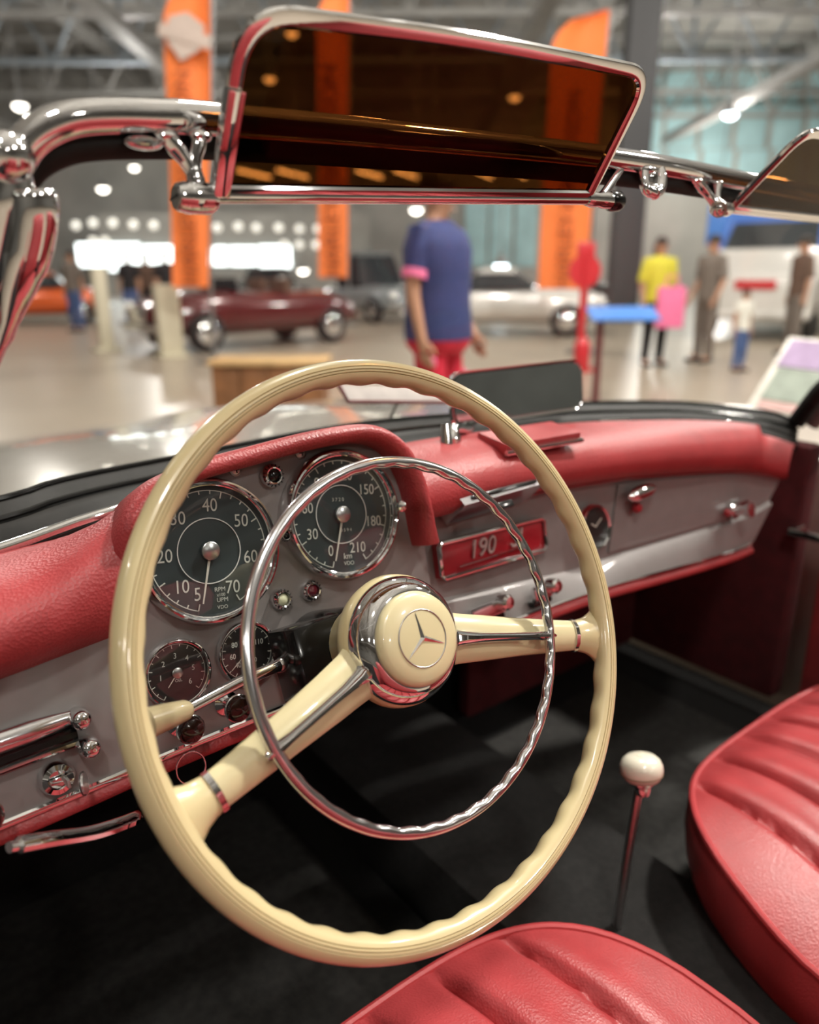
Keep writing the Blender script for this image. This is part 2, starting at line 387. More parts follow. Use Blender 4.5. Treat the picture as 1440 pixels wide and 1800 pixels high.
# instrument panel sheet
out = [(-.16, -.150), (.43, -.150), (.433, -.02), (.428, .03), (.41, .06), (.385, .075), (.20, .058), (.176, .040), (.160, .01), (.157, -.03), (-.16, -.035)]
MB().prism(out, -.012, 0, PANEL).build('instrument_panel', 'silver_paint', dash, True)
MB().prism([(.428, -.150), (.436, -.150), (.44, .02), (.428, .03)], -.05, -.001, PANEL).build('panel_edge', 'silver_paint', dash, True)
# red binnacle hood
arch = spline([(.1585, -.048, 0), (.1575, -.022, 0), (.158, .004, 0), (.166, .028, 0), (.184, .046, 0), (.215, .056, 0), (.27, .062, 0), (.33, .067, 0), (.378, .066, 0), (.404, .052, 0), (.417, .025, 0), (.421, -.005, 0), (.4215, -.024, 0), (.423, -.040, 0)], 5)
prof = [(0, -.004), (0, .012), (.0005, .022), (.003, .028), (.008, .0305), (.0125, .028), (.0155, .021), (.016, .010), (.0145, -.010), (.010, -.040), (.000, -.085), (-.014, -.135), (-.03, -.17)]
rows = []
for i, p in enumerate(arch):
    t = arch[min(i+1, len(arch)-1)]-arch[max(i-1, 0)]; n = V((-t.y, t.x, 0)).normalized()
    k = min(1, .15+max(0, i-3)/14)
    ko = min(1, .3+max(0, i-2)/16)
    rows.append([CL(p.x+n.x*o*ko, p.y+n.y*o*ko, (wv*k if wv > 0 else wv)) for o, wv in prof])
MB().grid(rows).build('instrument_hood', 'red_leather', dash, True, 60)
# left padded roll
sec = [(.536, -.268), (.527, -.262), (.518, -.252), (.514, -.240), (.517, -.226), (.527, -.214), (.545, -.207), (.575, -.205), (.61, -.209), (.668, -.222)]
rows = []
for k in range(40):
    x = -.22+k*.00965; t = min(1, max(0, (x-.07)/.095)); t = t*t*(3-2*t); row = []
    for i, (y, z) in enumerate(sec):
        wt_ = (0, .05, .22, .45, .70, .90, 1, .9, .45, -.1)[i]
        ex = max(0, (k-27)/12)*(0, 0, 0, .003, .012, .026, .036, .042, .045, .045)[i]
        row.append(V((x+ex, y+max(0, -x)*.1+t*wt_*.022*(1 if i < 7 else .4), CAMZ+z+max(0, x-.05)*.10+t*wt_*.034)))
    rows.append(row)
MB().grid(rows).build('dash_padding', 'red_leather', dash, True, 60)
# right padded roll, lofted from the screen gasket to the top of the silver panel
back = spline([V((.40, .705, CAMZ-.205)), V((.55, .715, CAMZ-.204)), P(900, 765, .713), P(1000, 757, .705), P(1200, 752, .655), P(1330, 766, .612), P(1400, 788, .58)], 8)
front = spline([P(712, 922, .548), P(800, 900, .556), P(950, 864, .562), P(1100, 840, .558), P(1250, 829, .549), P(1330, 830, .541), P(1385, 842, .532)], 8)
NB = 60; back = resample(back, NB); front = resample(front, NB)
rows = []
for i in range(NB):
    a, c = back[i], front[i]; row = [c+V((0, .012, .004))]
    D = a-c; up = V((0, 0, 1))
    for t, h in ((0, 0), (-.10, .006), (-.17, .018), (-.17, .034), (-.10, .048), (.04, .058), (.25, .058), (.55, .040), (.8, .018), (1, 0)):
        q = lerp(c, a, t); hh = h*.72 if i > NB-8 else h
        row.append(V((q.x, q.y, c.z+(a.z-c.z)*max(t, 0)+hh)))
    rows.append(row)
MB().grid(rows).build('dash_padding', 'red_leather', dash, True, 60)
# right silver panel: an upper face and a lower ledge
top = resample(spline([P(690, 932, .548), P(800, 902, .560), P(950, 866, .566), P(1100, 842, .562), P(1250, 831, .553), P(1330, 832, .545), P(1372, 842, .538)], 8), 50)
mid = resample(spline([P(660, 1075, .530), P(760, 1055, .536), P(1000, 1003, .541), P(1086, 974, .543), P(1260, 922, .541), P(1325, 896, .538), P(1352, 880, .536)], 8), 50)
bot = resample(spline([P(560, 1222, .512), P(800, 1130, .515), P(1040, 1041, .516), P(1150, 1010, .518), P(1240, 985, .520), P(1310, 962, .526), P(1326, 950, .529)], 8), 50)
rows = []
for i in range(50):
    m_ = mid[i]; k = V((0, -.006, -.004))
    rows.append([top[i]+V((0, 0, .012)), top[i], lerp(top[i], m_, .5), m_, m_+k, lerp(m_+k, bot[i], .5), bot[i], bot[i]+V((0, .03, -.01))])
MB().grid(rows).build('fascia_panel', 'silver_paint', dash, True, 30)
def on_fascia(s, t):      # s along the dash 0..1, t 0 at the top edge, 1 at the crease
    i = s*49; k = min(int(i), 48); q = i-k
    return lerp(lerp(top[k], top[k+1], q), lerp(mid[k], mid[k+1], q), t)
OUT = V((-.12, -.93, .34)).normalized()
lid = [[on_fascia(.485+.355*i/16, .06+.88*j/5)+OUT*.003 for j in range(6)] for i in range(17)]
lid = [[r_[0]-OUT*.006]+r_+[r_[-1]-OUT*.006] for r_ in lid]
lid = [[p-OUT*.006 for p in lid[0]]]+lid+[[p-OUT*.006 for p in lid[-1]]]
glove = MB().grid(lid).build('glovebox_lid', 'silver_paint', dash, True, 30)
# bottom chrome strip and the red leather edge below it
botline = [CL(-.15, -.1515, .001), CL(.04, -.1515, .001), CL(.1614, -.1475, .001), CL(.262, -.146, .001)] + [bot[i]+V((0, -.002, 0)) for i in range(6, 50, 3)]
botline = resample(spline(botline, 4), 90)
MB().tube(botline, .0026, 8, flat=1.3).build('chrome_strip', 'chrome', dash, True)
rows = [[p+V((0, .002, -.001)), p+V((0, -.005, -.005)), p+V((0, -.006, -.010)), p+V((0, -.001, -.0145)), p+V((0, .014, -.017)), p+V((0, .05, -.015))] for p in botline]
MB().grid(rows).build('lower_padding', 'red_leather', dash, True, 60)
# upper trim line between silver panel and right pad
MB().tube([p+V((0, -.003, .001)) for p in top[8:]], .0016, 6).build('chrome_strip', 'satin', dash, True)

def knob(u, v, stalk, r, m, name='control_knob'):
    T = PANEL @ M.Translation((u, v, 0))
    e = MB().lathe([(r*.95, 0), (r*.95, .002), (r*.6, .004), (r*.45, .005), (r*.40, stalk)], 24, T).build(name, 'chrome', dash, True)
    MB().lathe([(r*.4, stalk-.002), (r*.85, stalk), (r, stalk+.003), (r, stalk+.006), (r*.8, stalk+.0095), (r*.4, stalk+.011), (.0001, stalk+.0115)], 24, T).build('knob_cap', m, e, True)
    MB().lathe([(r*1.0, stalk+.0022), (r*1.07, stalk+.003), (r*1.07, stalk+.0045), (r*1.0, stalk+.0052)], 24, T).build('knob_ring', 'satin', e, True)
knob(.172, -.1265, .021, .0105, 'dark_brown_knob'); knob(.2115, -.124, .021, .0105, 'dark_brown_knob'); knob(.030, -.134, .020, .012, 'dark_brown_knob')
def warning_lamp(u, v, r, m):
    T = PANEL @ M.Translation((u, v, 0))
    e = MB().lathe([(r, 0), (r, .002), (r*.9, .005), (r*.68, .0075), (r*.58, .0072), (r*.55, .004)], 28, T).build('warning_lamp', 'chrome', dash, True)
    for k in range(20):
        pass
    rb = MB()
    for k in range(16):
        a = 2*math.pi*k/16; rb.box((0, 0, 0), (r*.06, r*.2, .0008), T @ M.Rotation(a, 4, 'Z') @ M.Translation((0, r*.84, .0058)) @ M.Rotation(R(-35), 4, 'X'))
    rb.build('knurling', 'black_gloss', e, True)
    MB().lathe([(r*.57, .0045), (r*.45, .006), (r*.2, .0068), (.0001, .007)], 20, T).build('lamp_lens', m, e, True)
warning_lamp(.2760, -.0543, .0095, 'lamp_pale'); warning_lamp(.3055, -.0543, .0095, 'lamp_red')
warning_lamp(.2885, .0505, .0105, 'black_gloss'); warning_lamp(.2895, -.0012, .0060, 'black_gloss')
for u, v in ((.2575, .0605), (.3205, .0655)):
    T = PANEL @ M.Translation((u, v, 0))
    e = MB().lathe([(.0052, 0), (.0052, .0012), (.0038, .0022), (.0036, .0018), (.0001, .0030)], 20, T).build('panel_screw', 'screw', dash, True)
    s_ = MB(); s_.box((0, 0, .0029), (.005, .0009, .0006), T); s_.box((0, 0, .0029), (.0009, .005, .0006), T); s_.build('screw_slot', 'black_gloss', e, True)
# ignition lock with key
T = PANEL @ M.Translation((.080, -.133, 0))
ig = MB().lathe([(.0125, 0), (.0125, .003), (.0105, .007), (.007, .008), (.006, .006), (.0001, .006)], 28, T).build('ignition_lock', 'chrome', dash, True)
MB().box((.002, 0, .0085), (.016, .0045, .002), T, .0008).build('lock_bar', 'chrome', ig, True)
kb = MB(); kb.box((.004, -.001, .014), (.0022, .006, .014), T, .0006)
kb.lathe([(.0001, -.0012), (.008, -.0012), (.0085, 0), (.008, .0012), (.0001, .0012)], 20, T @ M.Translation((.013, -.004, .022)) @ M.Rotation(R(65), 4, 'Y'))
kb.build('ignition_key', 'brushed', ig, True)
# heater lever slide (chrome) at the left
sl = MB(); n = 16; a0 = []
for i in range(n+1):
    t = i/n; a0.append(CL(-.13+.228*t, -.1065+.013*t-.012*(t-.5)**2+.003, .006))
heat = MB().tube(a0, [.007]*(n-1)+[.006, .0045], 10, flat=1.2).build('heater_slide', 'satin', dash, True)
MB().tube([p+GE*-.0125+GN*-.002 for p in a0], .0052, 8).build('slide_slot', 'black_gloss', heat, True)
MB().tube([p+GE*-.019+GN*-.001 for p in a0], .0028, 8).build('slide_rail', 'chrome', heat, True)
for dv, du in ((.004, 0), (-.018, .002)):
    p = CL(.101+du, -.0985+dv, .012)
    T = frame(p, (1, 0, 0), GE)
    MB().lathe([(.0001, -.012), (.0065, -.012), (.0075, -.006), (.0075, .003), (.0070, .0060), (.0056, .0084), (.0032, .0096), (.0012, .0099), (.0001, .0100)], 20, T).build('lever_knob', 'chrome', heat, True)
# hanging pull ring and under-dash grab bar
T = frame(P(336, 1350, .490), (1, 0, 0), GE)
MB().tube([T @ V((.0115*math.cos(a*math.pi/12), .0125*math.sin(a*math.pi/12), 0)) for a in range(24)], .0008, 6, closed=True).build('pull_ring', 'satin', dash, True)
hb = tag(MB().tube(spline([P(16, 1490, .432), P(45, 1484, .435), P(90, 1476, .44), P(160, 1465, .452), P(215, 1447, .465), P(246, 1432, .48), P(262, 1416, .53)], 6), [.004]*4+[.0062]*29+[.005]*4, 10, flat=.8).build('pull_handle', 'chrome'), 'curved chrome pull handle under the left end of the dashboard', 'handle')

# "190 SL" plaque
a, b_, c_, d_ = P(770, 957, .541), P(956, 909, .549), P(957, 966, .541), P(777, 1018, .532)
ctr = (a+b_+c_+d_)/4; PL = frame(ctr, (b_-a)+(c_-d_), (a-d_)+(b_-c_)); hw, hh = ((b_-a).length+(c_-d_).length)/4, ((a-d_).length+(b_-c_).length)/4
pq = MB().box((0, 0, -.006), (2*hw, 2*hh, .012), PL, .002).build('badge_plate', 'red_enamel', dash, True)
q = [(-hw+.004, -hh), (hw-.004, -hh), (hw, -hh+.004), (hw, hh-.004), (hw-.004, hh), (-hw+.004, hh), (-hw, hh-.004), (-hw, -hh+.004)]
MB().tube([PL @ V((x, y, .001)) for x, y in q], .0026, 8, closed=True, up=tuple(PL.to_3x3() @ V((0, 0, 1)))).build('badge_frame', 'chrome', pq, True)
text('190', .027, 'badge_metal', pq, PL @ M.Translation((-.024, .003, .0022)), 'badge_lettering', .0012, True, .3)
text('SL', .027, 'badge_metal', pq, PL @ M.Translation((.034, .003, .0022)), 'badge_lettering', .0012, True, .3)
MB().tube([PL @ V((-.058, -.0105, .002)), PL @ V((.05, -.0085, .002))], .0009, 6).build('badge_underline', 'chrome', pq, True)
# clock
T = frame(P(1040, 926, .548), (1, .05, -.05), (0, .25, 1))
ck = MB().lathe([(.030, -.004), (.030, .004), (.027, .009), (.0245, .008), (.024, .004)], 32, T).build('clock', 'chrome', dash, True)
MB().lathe([(.0245, .004), (.0001, .0045)], 32, T).build('clock_face', 'dial_dark', ck, True)
h_ = MB(); h_.box((0, .008, .006), (.0010, .016, .0006), T @ M.Rotation(R(-58), 4, 'Z')); h_.box((0, .005, .0068), (.0013, .010, .0006), T @ M.Rotation(R(62), 4, 'Z')); h_.build('clock_hands', 'needle', ck, True)
# glovebox catch, lock, right air control, radio knobs
T = frame(P(1121, 866, .549), (1, .04, .02), (0, .25, 1))
MB().ball((0, 0, .007), (.031, .0105, .009), 20, T).build('catch_handle', 'chrome', glove, True)
T2 = frame(P(1117, 893, .545), (1, .04, .02), (0, .25, 1))
MB().lathe([(.007, 0), (.007, .004), (.005, .007), (.0001, .0075)], 18, T2).build('glovebox_lock', 'red_enamel', glove, True)
T = frame(P(1290, 897, .537), (1, .04, .02), (0, .25, 1))
e = MB().lathe([(.013, 0), (.013, .003), (.008, .006), (.007, .018), (.011, .020), (.011, .027), (.0001, .029)], 20, T).build('air_control', 'chrome', dash, True)
MB().tube([T @ V((-.03, .004, .006)), T @ V((.03, .006, .006))], .0035, 8).build('control_lever', 'chrome', e, True)
MB().ball((-.03, .003, .006), .006, 12, T).build('lever_tip', 'red_enamel', e, True)
for px, py, L_ in ((852, 1073, .05), (948, 1040, .03)):
    T = frame(P(px, py, .522), (1, .02, .02), (0, .25, 1))
    e = MB().box((0, 0, .004), (L_, .016, .008), T, .003).build('heater_control', 'satin', dash, True)
    MB().lathe([(.0085, .004), (.0085, .016), (.006, .019), (.0001, .0195)], 18, T @ M.Translation((L_*.42, .004, 0))).build('control_button', 'chrome', e, True)
    MB().box((-.004, -.010, .003), (L_, .007, .010), T, .002).build('control_slot', 'black_gloss', e, True)
# chrome air vent set into the pad and red ashtray on the top
T = frame((P(806, 876, .535)+P(942, 842, .542))/2, P(942, 842, .542)-P(806, 876, .535), (0, .75, .7))
vt = MB(); vt.prism([(-.064, -.012), (.062, -.010), (.064, .006), (.05, .015), (0, .019), (-.05, .013), (-.066, .002)], -.03, .006, T)
vt = vt.build('air_vent', 'satin', dash, True)
MB().box((.0, -.006, .007), (.100, .004, .003), T, .001).build('vent_slot', 'black_gloss', vt, True)
MB().tube([T @ V((-.062, .004, .007)), T @ V((0, .010, .010)), T @ V((.06, .006, .007))], .003, 8).build('vent_lip', 'chrome', vt, True)
MB().box((-.015, -.022, .004), (.03, .008, .006), T, .002).build('vent_lever', 'black_gloss', vt, True)
T = frame(P(930, 778, .570), (1, -.05, .0), (0, .9, .10))
ash = MB().box((0, 0, .006), (.115, .05, .014), T, .004).build('ashtray_lid', 'red_leather', dash, True)
e = MB(); e.tube([T @ V((-.058, -.026, .003)), T @ V((.058, -.026, .003))], .003, 8); e.build('ashtray_trim', 'chrome', ash, True)

# steering column shroud and indicator stalk
WT = .4304; WC = V((.3037, .3822, CAMZ-.2517))
WN = V((0, -math.cos(WT), math.sin(WT))); WE = V((0, math.sin(WT), math.cos(WT)))
WHEEL = frame(WC, (1, 0, 0), WE)
colu = thing('steering_column', 'glossy black steering column shroud behind the wheel hub', 'steering column', WHEEL @ V((0, 0, -.10)), WHEEL.to_3x3())
MB().lathe([(.030, .045), (.031, 0), (.033, -.10), (.035, -.25)], 32, caps=True).build('column_tube', 'black_gloss', colu)
sh = MB().box((-.027, -.003, .000), (.058, .062, .052), bev=.005).build('shroud_box', 'black_gloss', colu)
T = M.Translation((-.020, .004, .0255))
e = MB().lathe([(.0048, 0), (.0048, .001), (.003, .0028), (.0001, .0032)], 18, T).build('shroud_screw', 'screw', sh)
pb = P(494, 1168, .468); pm = P(332, 1246, .452); pe = P(252, 1274, .444)
stalk = thing('indicator_stalk', 'chrome indicator stalk with a cream grip, left of the column', 'stalk', pb)
MB().tube([pb+V((.02, .012, .004)), pb, lerp(pb, pm, .5)+V((0, 0, .002)), pm], [.0048, .0048, .0044, .0040], 12).build('stalk_rod', 'chrome', stalk, True)
MB().ball(pb, .0055, 12).build('pivot_screw', 'screw', stalk, True)
dd = (pe-pm)
MB().tube([pm-dd*.02, pm+dd*.08, pm+dd*.5, pm+dd*.92, pm+dd], [.0052, .0072, .0092, .0105, .008], 14, flat=1.0).build('stalk_grip', 'cream_pale', stalk, True)

# ------------------------------------------------------------------ gauges
def gauge(name, label, u, v, r, tilt, dialm, numbers, ns, nr, ring, needle_a, ticks, texts, nl=None, hub=.0075, hubm='brushed'):
    T = PANEL @ M.Translation((u, v, 0)); s = r/.058
    g = thing(name, label, 'gauge', T.translation, T.to_3x3())
    MB().lathe([(r*1.01, -.004), (r*1.01, .004*s), (r*.995, .010*s), (r*.97, .0135*s), (r*.945, .0140*s), (r*.925, .0125*s), (r*.912, .0115*s), (r*.905, .0105*s), (r*.890, .0100*s), (r*.880, .0035*s)], 72).build('bezel', 'chrome', g)
    MB().lathe([(r*.905, .0035*s), (.0001, .0035*s)], 64).build('dial_face', dialm, g)
    z = .0039*s
    for txt, a in numbers:
        text(txt, ns, 'dial_print', g, M.Translation((nr*math.cos(R(a)), nr*math.sin(R(a)), z)) @ M.Rotation(R(tilt), 4, 'Z') @ M.Scale(.86, 4, (1, 0, 0)), 'numeral', .0001)
    for txt, x, y, sz in texts:
        text(txt, sz, 'dial_print', g, M.Translation((x, y, z)) @ M.Rotation(R(tilt), 4, 'Z'), 'dial_lettering', .0001)
    tk = MB()
    for a, l_, wd in ticks:
        tk.box((r*.83-l_/2, 0, z), (l_, wd, .0003), M.Rotation(R(a), 4, 'Z'))
    a0, a1 = ticks[0][0], ticks[-1][0]; nn = 60
    tk.rings([[V(((r*.83+dx)*math.cos(R(lerp(a0, a1, i/nn))), (r*.83+dx)*math.sin(R(lerp(a0, a1, i/nn))), z)) for dx in (-.0004*s, .0004*s)] for i in range(nn+1)], close=False, caps=False)
    tk.build('tick_marks', 'dial_print', g)
    if ring:
        MB().lathe([(ring-.0004, z), (ring-.0004, z+.0006), (ring+.0004, z+.0006), (ring+.0004, z)], 64).build('dial_ring', 'dial_line', g)
    L_ = nl or r*.76; ax = math.cos(R(needle_a)); 
    MB().prism([(0, -.0011*s), (L_, -.0005*s), (L_, .0005*s), (0, .0011*s)], z+.0018*s, z+.0026*s, M.Rotation(R(needle_a), 4, 'Z')).build('needle', 'needle', g)
    MB().lathe([(hub*1.02, z+.001), (hub, z+.0038*s), (hub*.85, z+.0046*s), (.0001, z+.0048*s)], 32).build('needle_hub', hubm, g)
    MB().lathe([(r*.90, .0098*s), (r*.6, .0106*s), (r*.3, .0110*s), (.0001, .0111*s)], 48).build('glass', 'gauge_glass', g)
    return g
TI = -8
tt = [(-114+-i*4.55 if False else 248-i*(248+69)/28, .0055 if i % 4 == 0 else .003, .0010) for i in range(29)]
gauge('tachometer', 'large tachometer with numbers to 70, behind the left side of the wheel', .2212, .0005, .0585, TI, 'dial',
      [('40', 78), ('50', 30), ('60', -21), ('70', -68), ('5', -117), ('10', -140), ('20', 175), ('30', 124)], .0150, .0362, .0262, -109.5, tt,
      [('RPM', .0025, -.0325, .0050), ('x100', .0025, -.0370, .0036), ('UPM', .003, -.0412, .0050), ('VDO', .002, -.0470, .0042)], .0425)
sp = gauge('speedometer', 'large speedometer with numbers to 210 km, under the right end of the hood', .3485, .0055, .0585, TI, 'dial',
      [('0', -120), ('30', -160), ('60', 161), ('90', 118), ('120', 74), ('150', 29), ('180', -22), ('210', -72)], .0135, .0350, .0262, -111.5, tt,
      [('km', -.001, -.0385, .0075), ('VDO', -.001, -.0450, .0050), ('3 7 2 0', -.001, .0135, .0045), ('0 5 9 4', .002, -.0150, .0042)], .0425)
kn = MB().lathe([(.0001, .012), (.004, .012), (.0058, .016), (.0055, .020), (.003, .0225), (.0001, .023)], 20, M.Translation((.0575, -.004, 0))).build('reset_knob', 'chrome', sp)
ot = [(232-i*(232+50)/16, .003 if i % 2 == 0 else .0018, .0006) for i in range(17)]
gauge('oil_gauge', 'small oil pressure gauge numbered 1 to 6, lower left of the panel', .1775, -.0873, .0270, TI, 'dial_dark',
      [('1', 182), ('2', 134), ('3', 86), ('4', 42), ('5', 0), ('6', -48)], .0062, .0132, 0, -135, ot, [('OEL', 0, -.0062, .0032)], .013, .0042)
gauge('temperature_gauge', 'small temperature gauge half hidden by the chrome horn ring', .2370, -.0890, .0262, TI, 'dial_dark',
      [('60', 182), ('80', 138), ('110', 24), ('40', 222)], .0062, .0128, 0, -146, ot, [('0', .006, -.0085, .0052)], .0195, .003)

# ------------------------------------------------------------------ steering wheel
sw = thing('steering_wheel', 'large cream two-spoke steering wheel with a chrome horn ring', 'steering wheel', WC, WHEEL.to_3x3())
def torus(R0, prof, nth, fn=None):
    m = MB(); rs = []
    for i in range(nth):
        th = 2*math.pi*i/nth; ring = []
        for ph in prof:
            r_, z = fn(th, ph); ring.append(V((r_*math.cos(th), r_*math.sin(th), z)))
        rs.append(ring)
    rs.append(rs[0]); return m.rings(rs, caps=False)
GR = (79, 92, 105)
phs = sorted(set([i*9 for i in range(40)] + [g_+d for g_ in GR for d in (-3, -1.2, 0, 1.2, 3)]))
def rimf(th, ph):
    a, bq = .0098, .0098; p_ = R(ph); r_ = .2002+a*math.cos(p_); z = bq*math.sin(p_)
    for g_ in GR:
        dlt = abs(ph-g_)
        if dlt < 2: r_ -= .0011*math.cos(p_)*(1-dlt/2.2); z -= .0011*math.sin(p_)*(1-dlt/2.2)
    wgt = max(0, -math.cos(p_-R(35)))**1.5
    sc_ = max(0, min(1, 1-abs(((math.degrees(th)+15.5+180) % 360)-180)/8))
    sc2 = max(0, min(1, 1-abs(((math.degrees(th)+164.5+180) % 360)-180)/8))
    r_ += .0021*wgt*(.5-.5*math.cos(42*th))*(1-max(sc_, sc2))
    return r_, z
rim = torus(.1955, phs, 460, rimf).build('rim', 'cream', sw, angle=50)
for g_ in GR:
    p_ = R(g_); r_ = .2002+(.0098-.0010)*math.cos(p_); z = (.0098-.0010)*math.sin(p_)
    MB().tube([(r_*math.cos(k*math.pi/120), r_*math.sin(k*math.pi/120), z) for k in range(240)], .00048, 5, closed=True, up=(0, 0, 1)).build('groove_line', 'cream_groove', rim)
SP = (-15.6, -164.4)
for k, a in enumerate(SP):
    T = M.Rotation(R(a), 4, 'Z')
    if k: T = T @ M.Scale(-1, 4, (0, 1, 0))
    rs = []
    for r_, hwid, zc, th in ((.028, .026, -.022, .016), (.040, .0215, -.018, .015), (.052, .0195, -.0145, .0135), (.075, .0178, -.011, .012), (.11, .0155, -.0085, .011), (.15, .0135, -.0065, .010), (.168, .0128, -.006, .0095)):
        rs.append([T @ V((r_, y*hwid, zc+z*th)) for y, z in ((-1, -.15), (-.93, .1), (-.5, .42), (0, .55), (.5, .42), (.93, .1), (1, -.15), (.8, -.5), (0, -.6), (-.8, -.5))])
    spk = MB().rings(rs).build('spoke', 'cream_pale', sw, angle=60)
    rs = []
    for r_, hwid, zc, th in ((.1675, .0140, -.006, .0105), (.1715, .0140, -.006, .0105)):
        rs.append([T @ V((r_, y*hwid, zc+z*th)) for y, z in ((-1, -.15), (-.93, .15), (-.5, .5), (0, .62), (.5, .5), (.93, .15), (1, -.15), (.8, -.55), (0, -.65), (-.8, -.55))])
    MB().rings(rs).build('spoke_clip', 'chrome', spk, angle=30)
    rs = []
    for r_, hwid, zc, th in ((.1710, .0130, -.006, .010), (.176, .0138, -.006, .0115), (.183, .0155, -.005, .013), (.190, .0195, -.004, .0145), (.197, .028, -.003, .0145)):
        rs.append([T @ V((r_, y*hwid, zc+z*th)) for y, z in ((-1, -.15), (-.93, .1), (-.5, .42), (0, .55), (.5, .42), (.93, .1), (1, -.15), (.8, -.5), (0, -.6), (-.8, -.5))])
    MB().rings(rs).build('spoke_root', 'cream', spk, angle=60)
MB().lathe([(.030, -.075), (.034, -.056), (.0415, -.041), (.0475, -.030), (.0495, -.022), (.0485, -.0155), (.046, -.013), (.03, -.012)], 64, caps=True).build('hub', 'cream', sw)
dish = MB().lathe([(.0462, -.020), (.0472, -.0155), (.0468, -.0105), (.0440, -.0050), (.0400, -.0005), (.0358, .0022), (.0345, .0022), (.0342, .0)], 96).build('hub_ring', 'chrome', sw)
but = MB().lathe([(.0343, -.001), (.0343, .0045), (.0333, .0068), (.030, .0086), (.022, .0104), (.012, .0112), (.0001, .0115)], 72).build('horn_button', 'cream_pale', sw)
MB().lathe([(.0200, .0102), (.0200, .0110), (.0204, .0112), (.0208, .0110), (.0208, .0100)], 64).build('emblem_ring', 'brushed', but)
st = MB()
for k in range(3):
    T = M.Translation((0, 0, .0108)) @ M.Rotation(R(90+120*k+3), 4, 'Z')
    st.add([V((0, 0, .0024)), V((.0196, 0, .0004)), V((.0018, .0029, -.0002)), V((.0018, -.0029, -.0002))], [(0, 1, 2), (0, 3, 1)], T)
    st.add([V((0, 0, .0024)), V((.0018, .0029, -.0002)), V((-.0034, .0, -.0002))], [(0, 1, 2)], T)
st.build('star_emblem', 'chrome', but, angle=5)
def hornf(th, ph):
    p_ = R(ph); wv = .5-.5*math.cos(42*th); wgt = max(0, math.cos(p_-R(165)))
    return .1296+.0046*math.cos(p_)+(.0011+.0009*math.cos(th+.3))*wv*wgt, .0055+.0040*math.sin(p_)
hr = torus(.13, [i*24 for i in range(15)], 420, hornf).build('horn_ring', 'satin', sw, angle=50)
for a in SP:
    T = M.Rotation(R(a), 4, 'Z'); rs = []
    for r_, hw_, z0, z1 in ((.043, .0085, -.012, -.0015), (.050, .0060, -.010, .0010), (.065, .0046, -.006, .0020), (.09, .0038, -.003, .0045), (.115, .0034, .001, .0075), (.128, .0042, .002, .0095), (.1335, .0036, .003, .0090), (.1365, .0018, .004, .0075)):
        rs.append([T @ V((r_, y*hw_, lerp(z0, z1, z))) for y, z in ((-1, 0), (-.75, .62), (-.25, .95), (.25, .95), (.75, .62), (1, 0))])
    MB().rings(rs).build('horn_arm', 'chrome', hr, angle=40)

# ------------------------------------------------------------------ gear lever
kp = PZ(1128, 1350, CAMZ-.515); bp_ = PZ(1084, 1622, .475)
gl = thing('gear_lever', 'ivory gear knob on a thin chrome lever between the seats', 'gear lever', bp_)
MB().tube([bp_+V((0, 0, -.03)), lerp(bp_, kp, .5)+V((.0, .0, 0)), kp+V((0, 0, -.02))], [.0058, .0052, .0046], 12).build('lever_rod', 'brushed', gl, True)
ax = (kp-bp_).normalized(); T = frame(kp, (1, 0, 0), ax.cross(V((1, 0, 0)))*-1)
T = frame(kp, (1, 0, -.12), (0, 1, -.25))
MB().lathe([(.0065, -.030), (.0085, -.024), (.0080, -.0195), (.0115, -.018), (.0115, -.0155)], 28, T, caps=True).build('knob_collar', 'satin', gl, True)
kb = MB().lathe([(.010, -.0165), (.0185, -.0125), (.0222, -.006), (.0230, -.001), (.0225, .004), (.0200, .0095), (.0150, .0135), (.008, .0155), (.0001, .016)], 40, T).build('gear_knob', 'ivory', gl, True)
MB().lathe([(.0224, -.0067), (.0227, -.0062), (.0225, -.0057)], 40, T).build('knob_seam', 'cream_groove', kb, True)
e = MB()
for x in (-.006, 0, .006): e.box((x, 0, .0152), (.0012, .011, .0012), T)
e.box((0, 0, .0154), (.0125, .0012, .0012), T); e.build('shift_pattern', 'post_cream', kb, True)

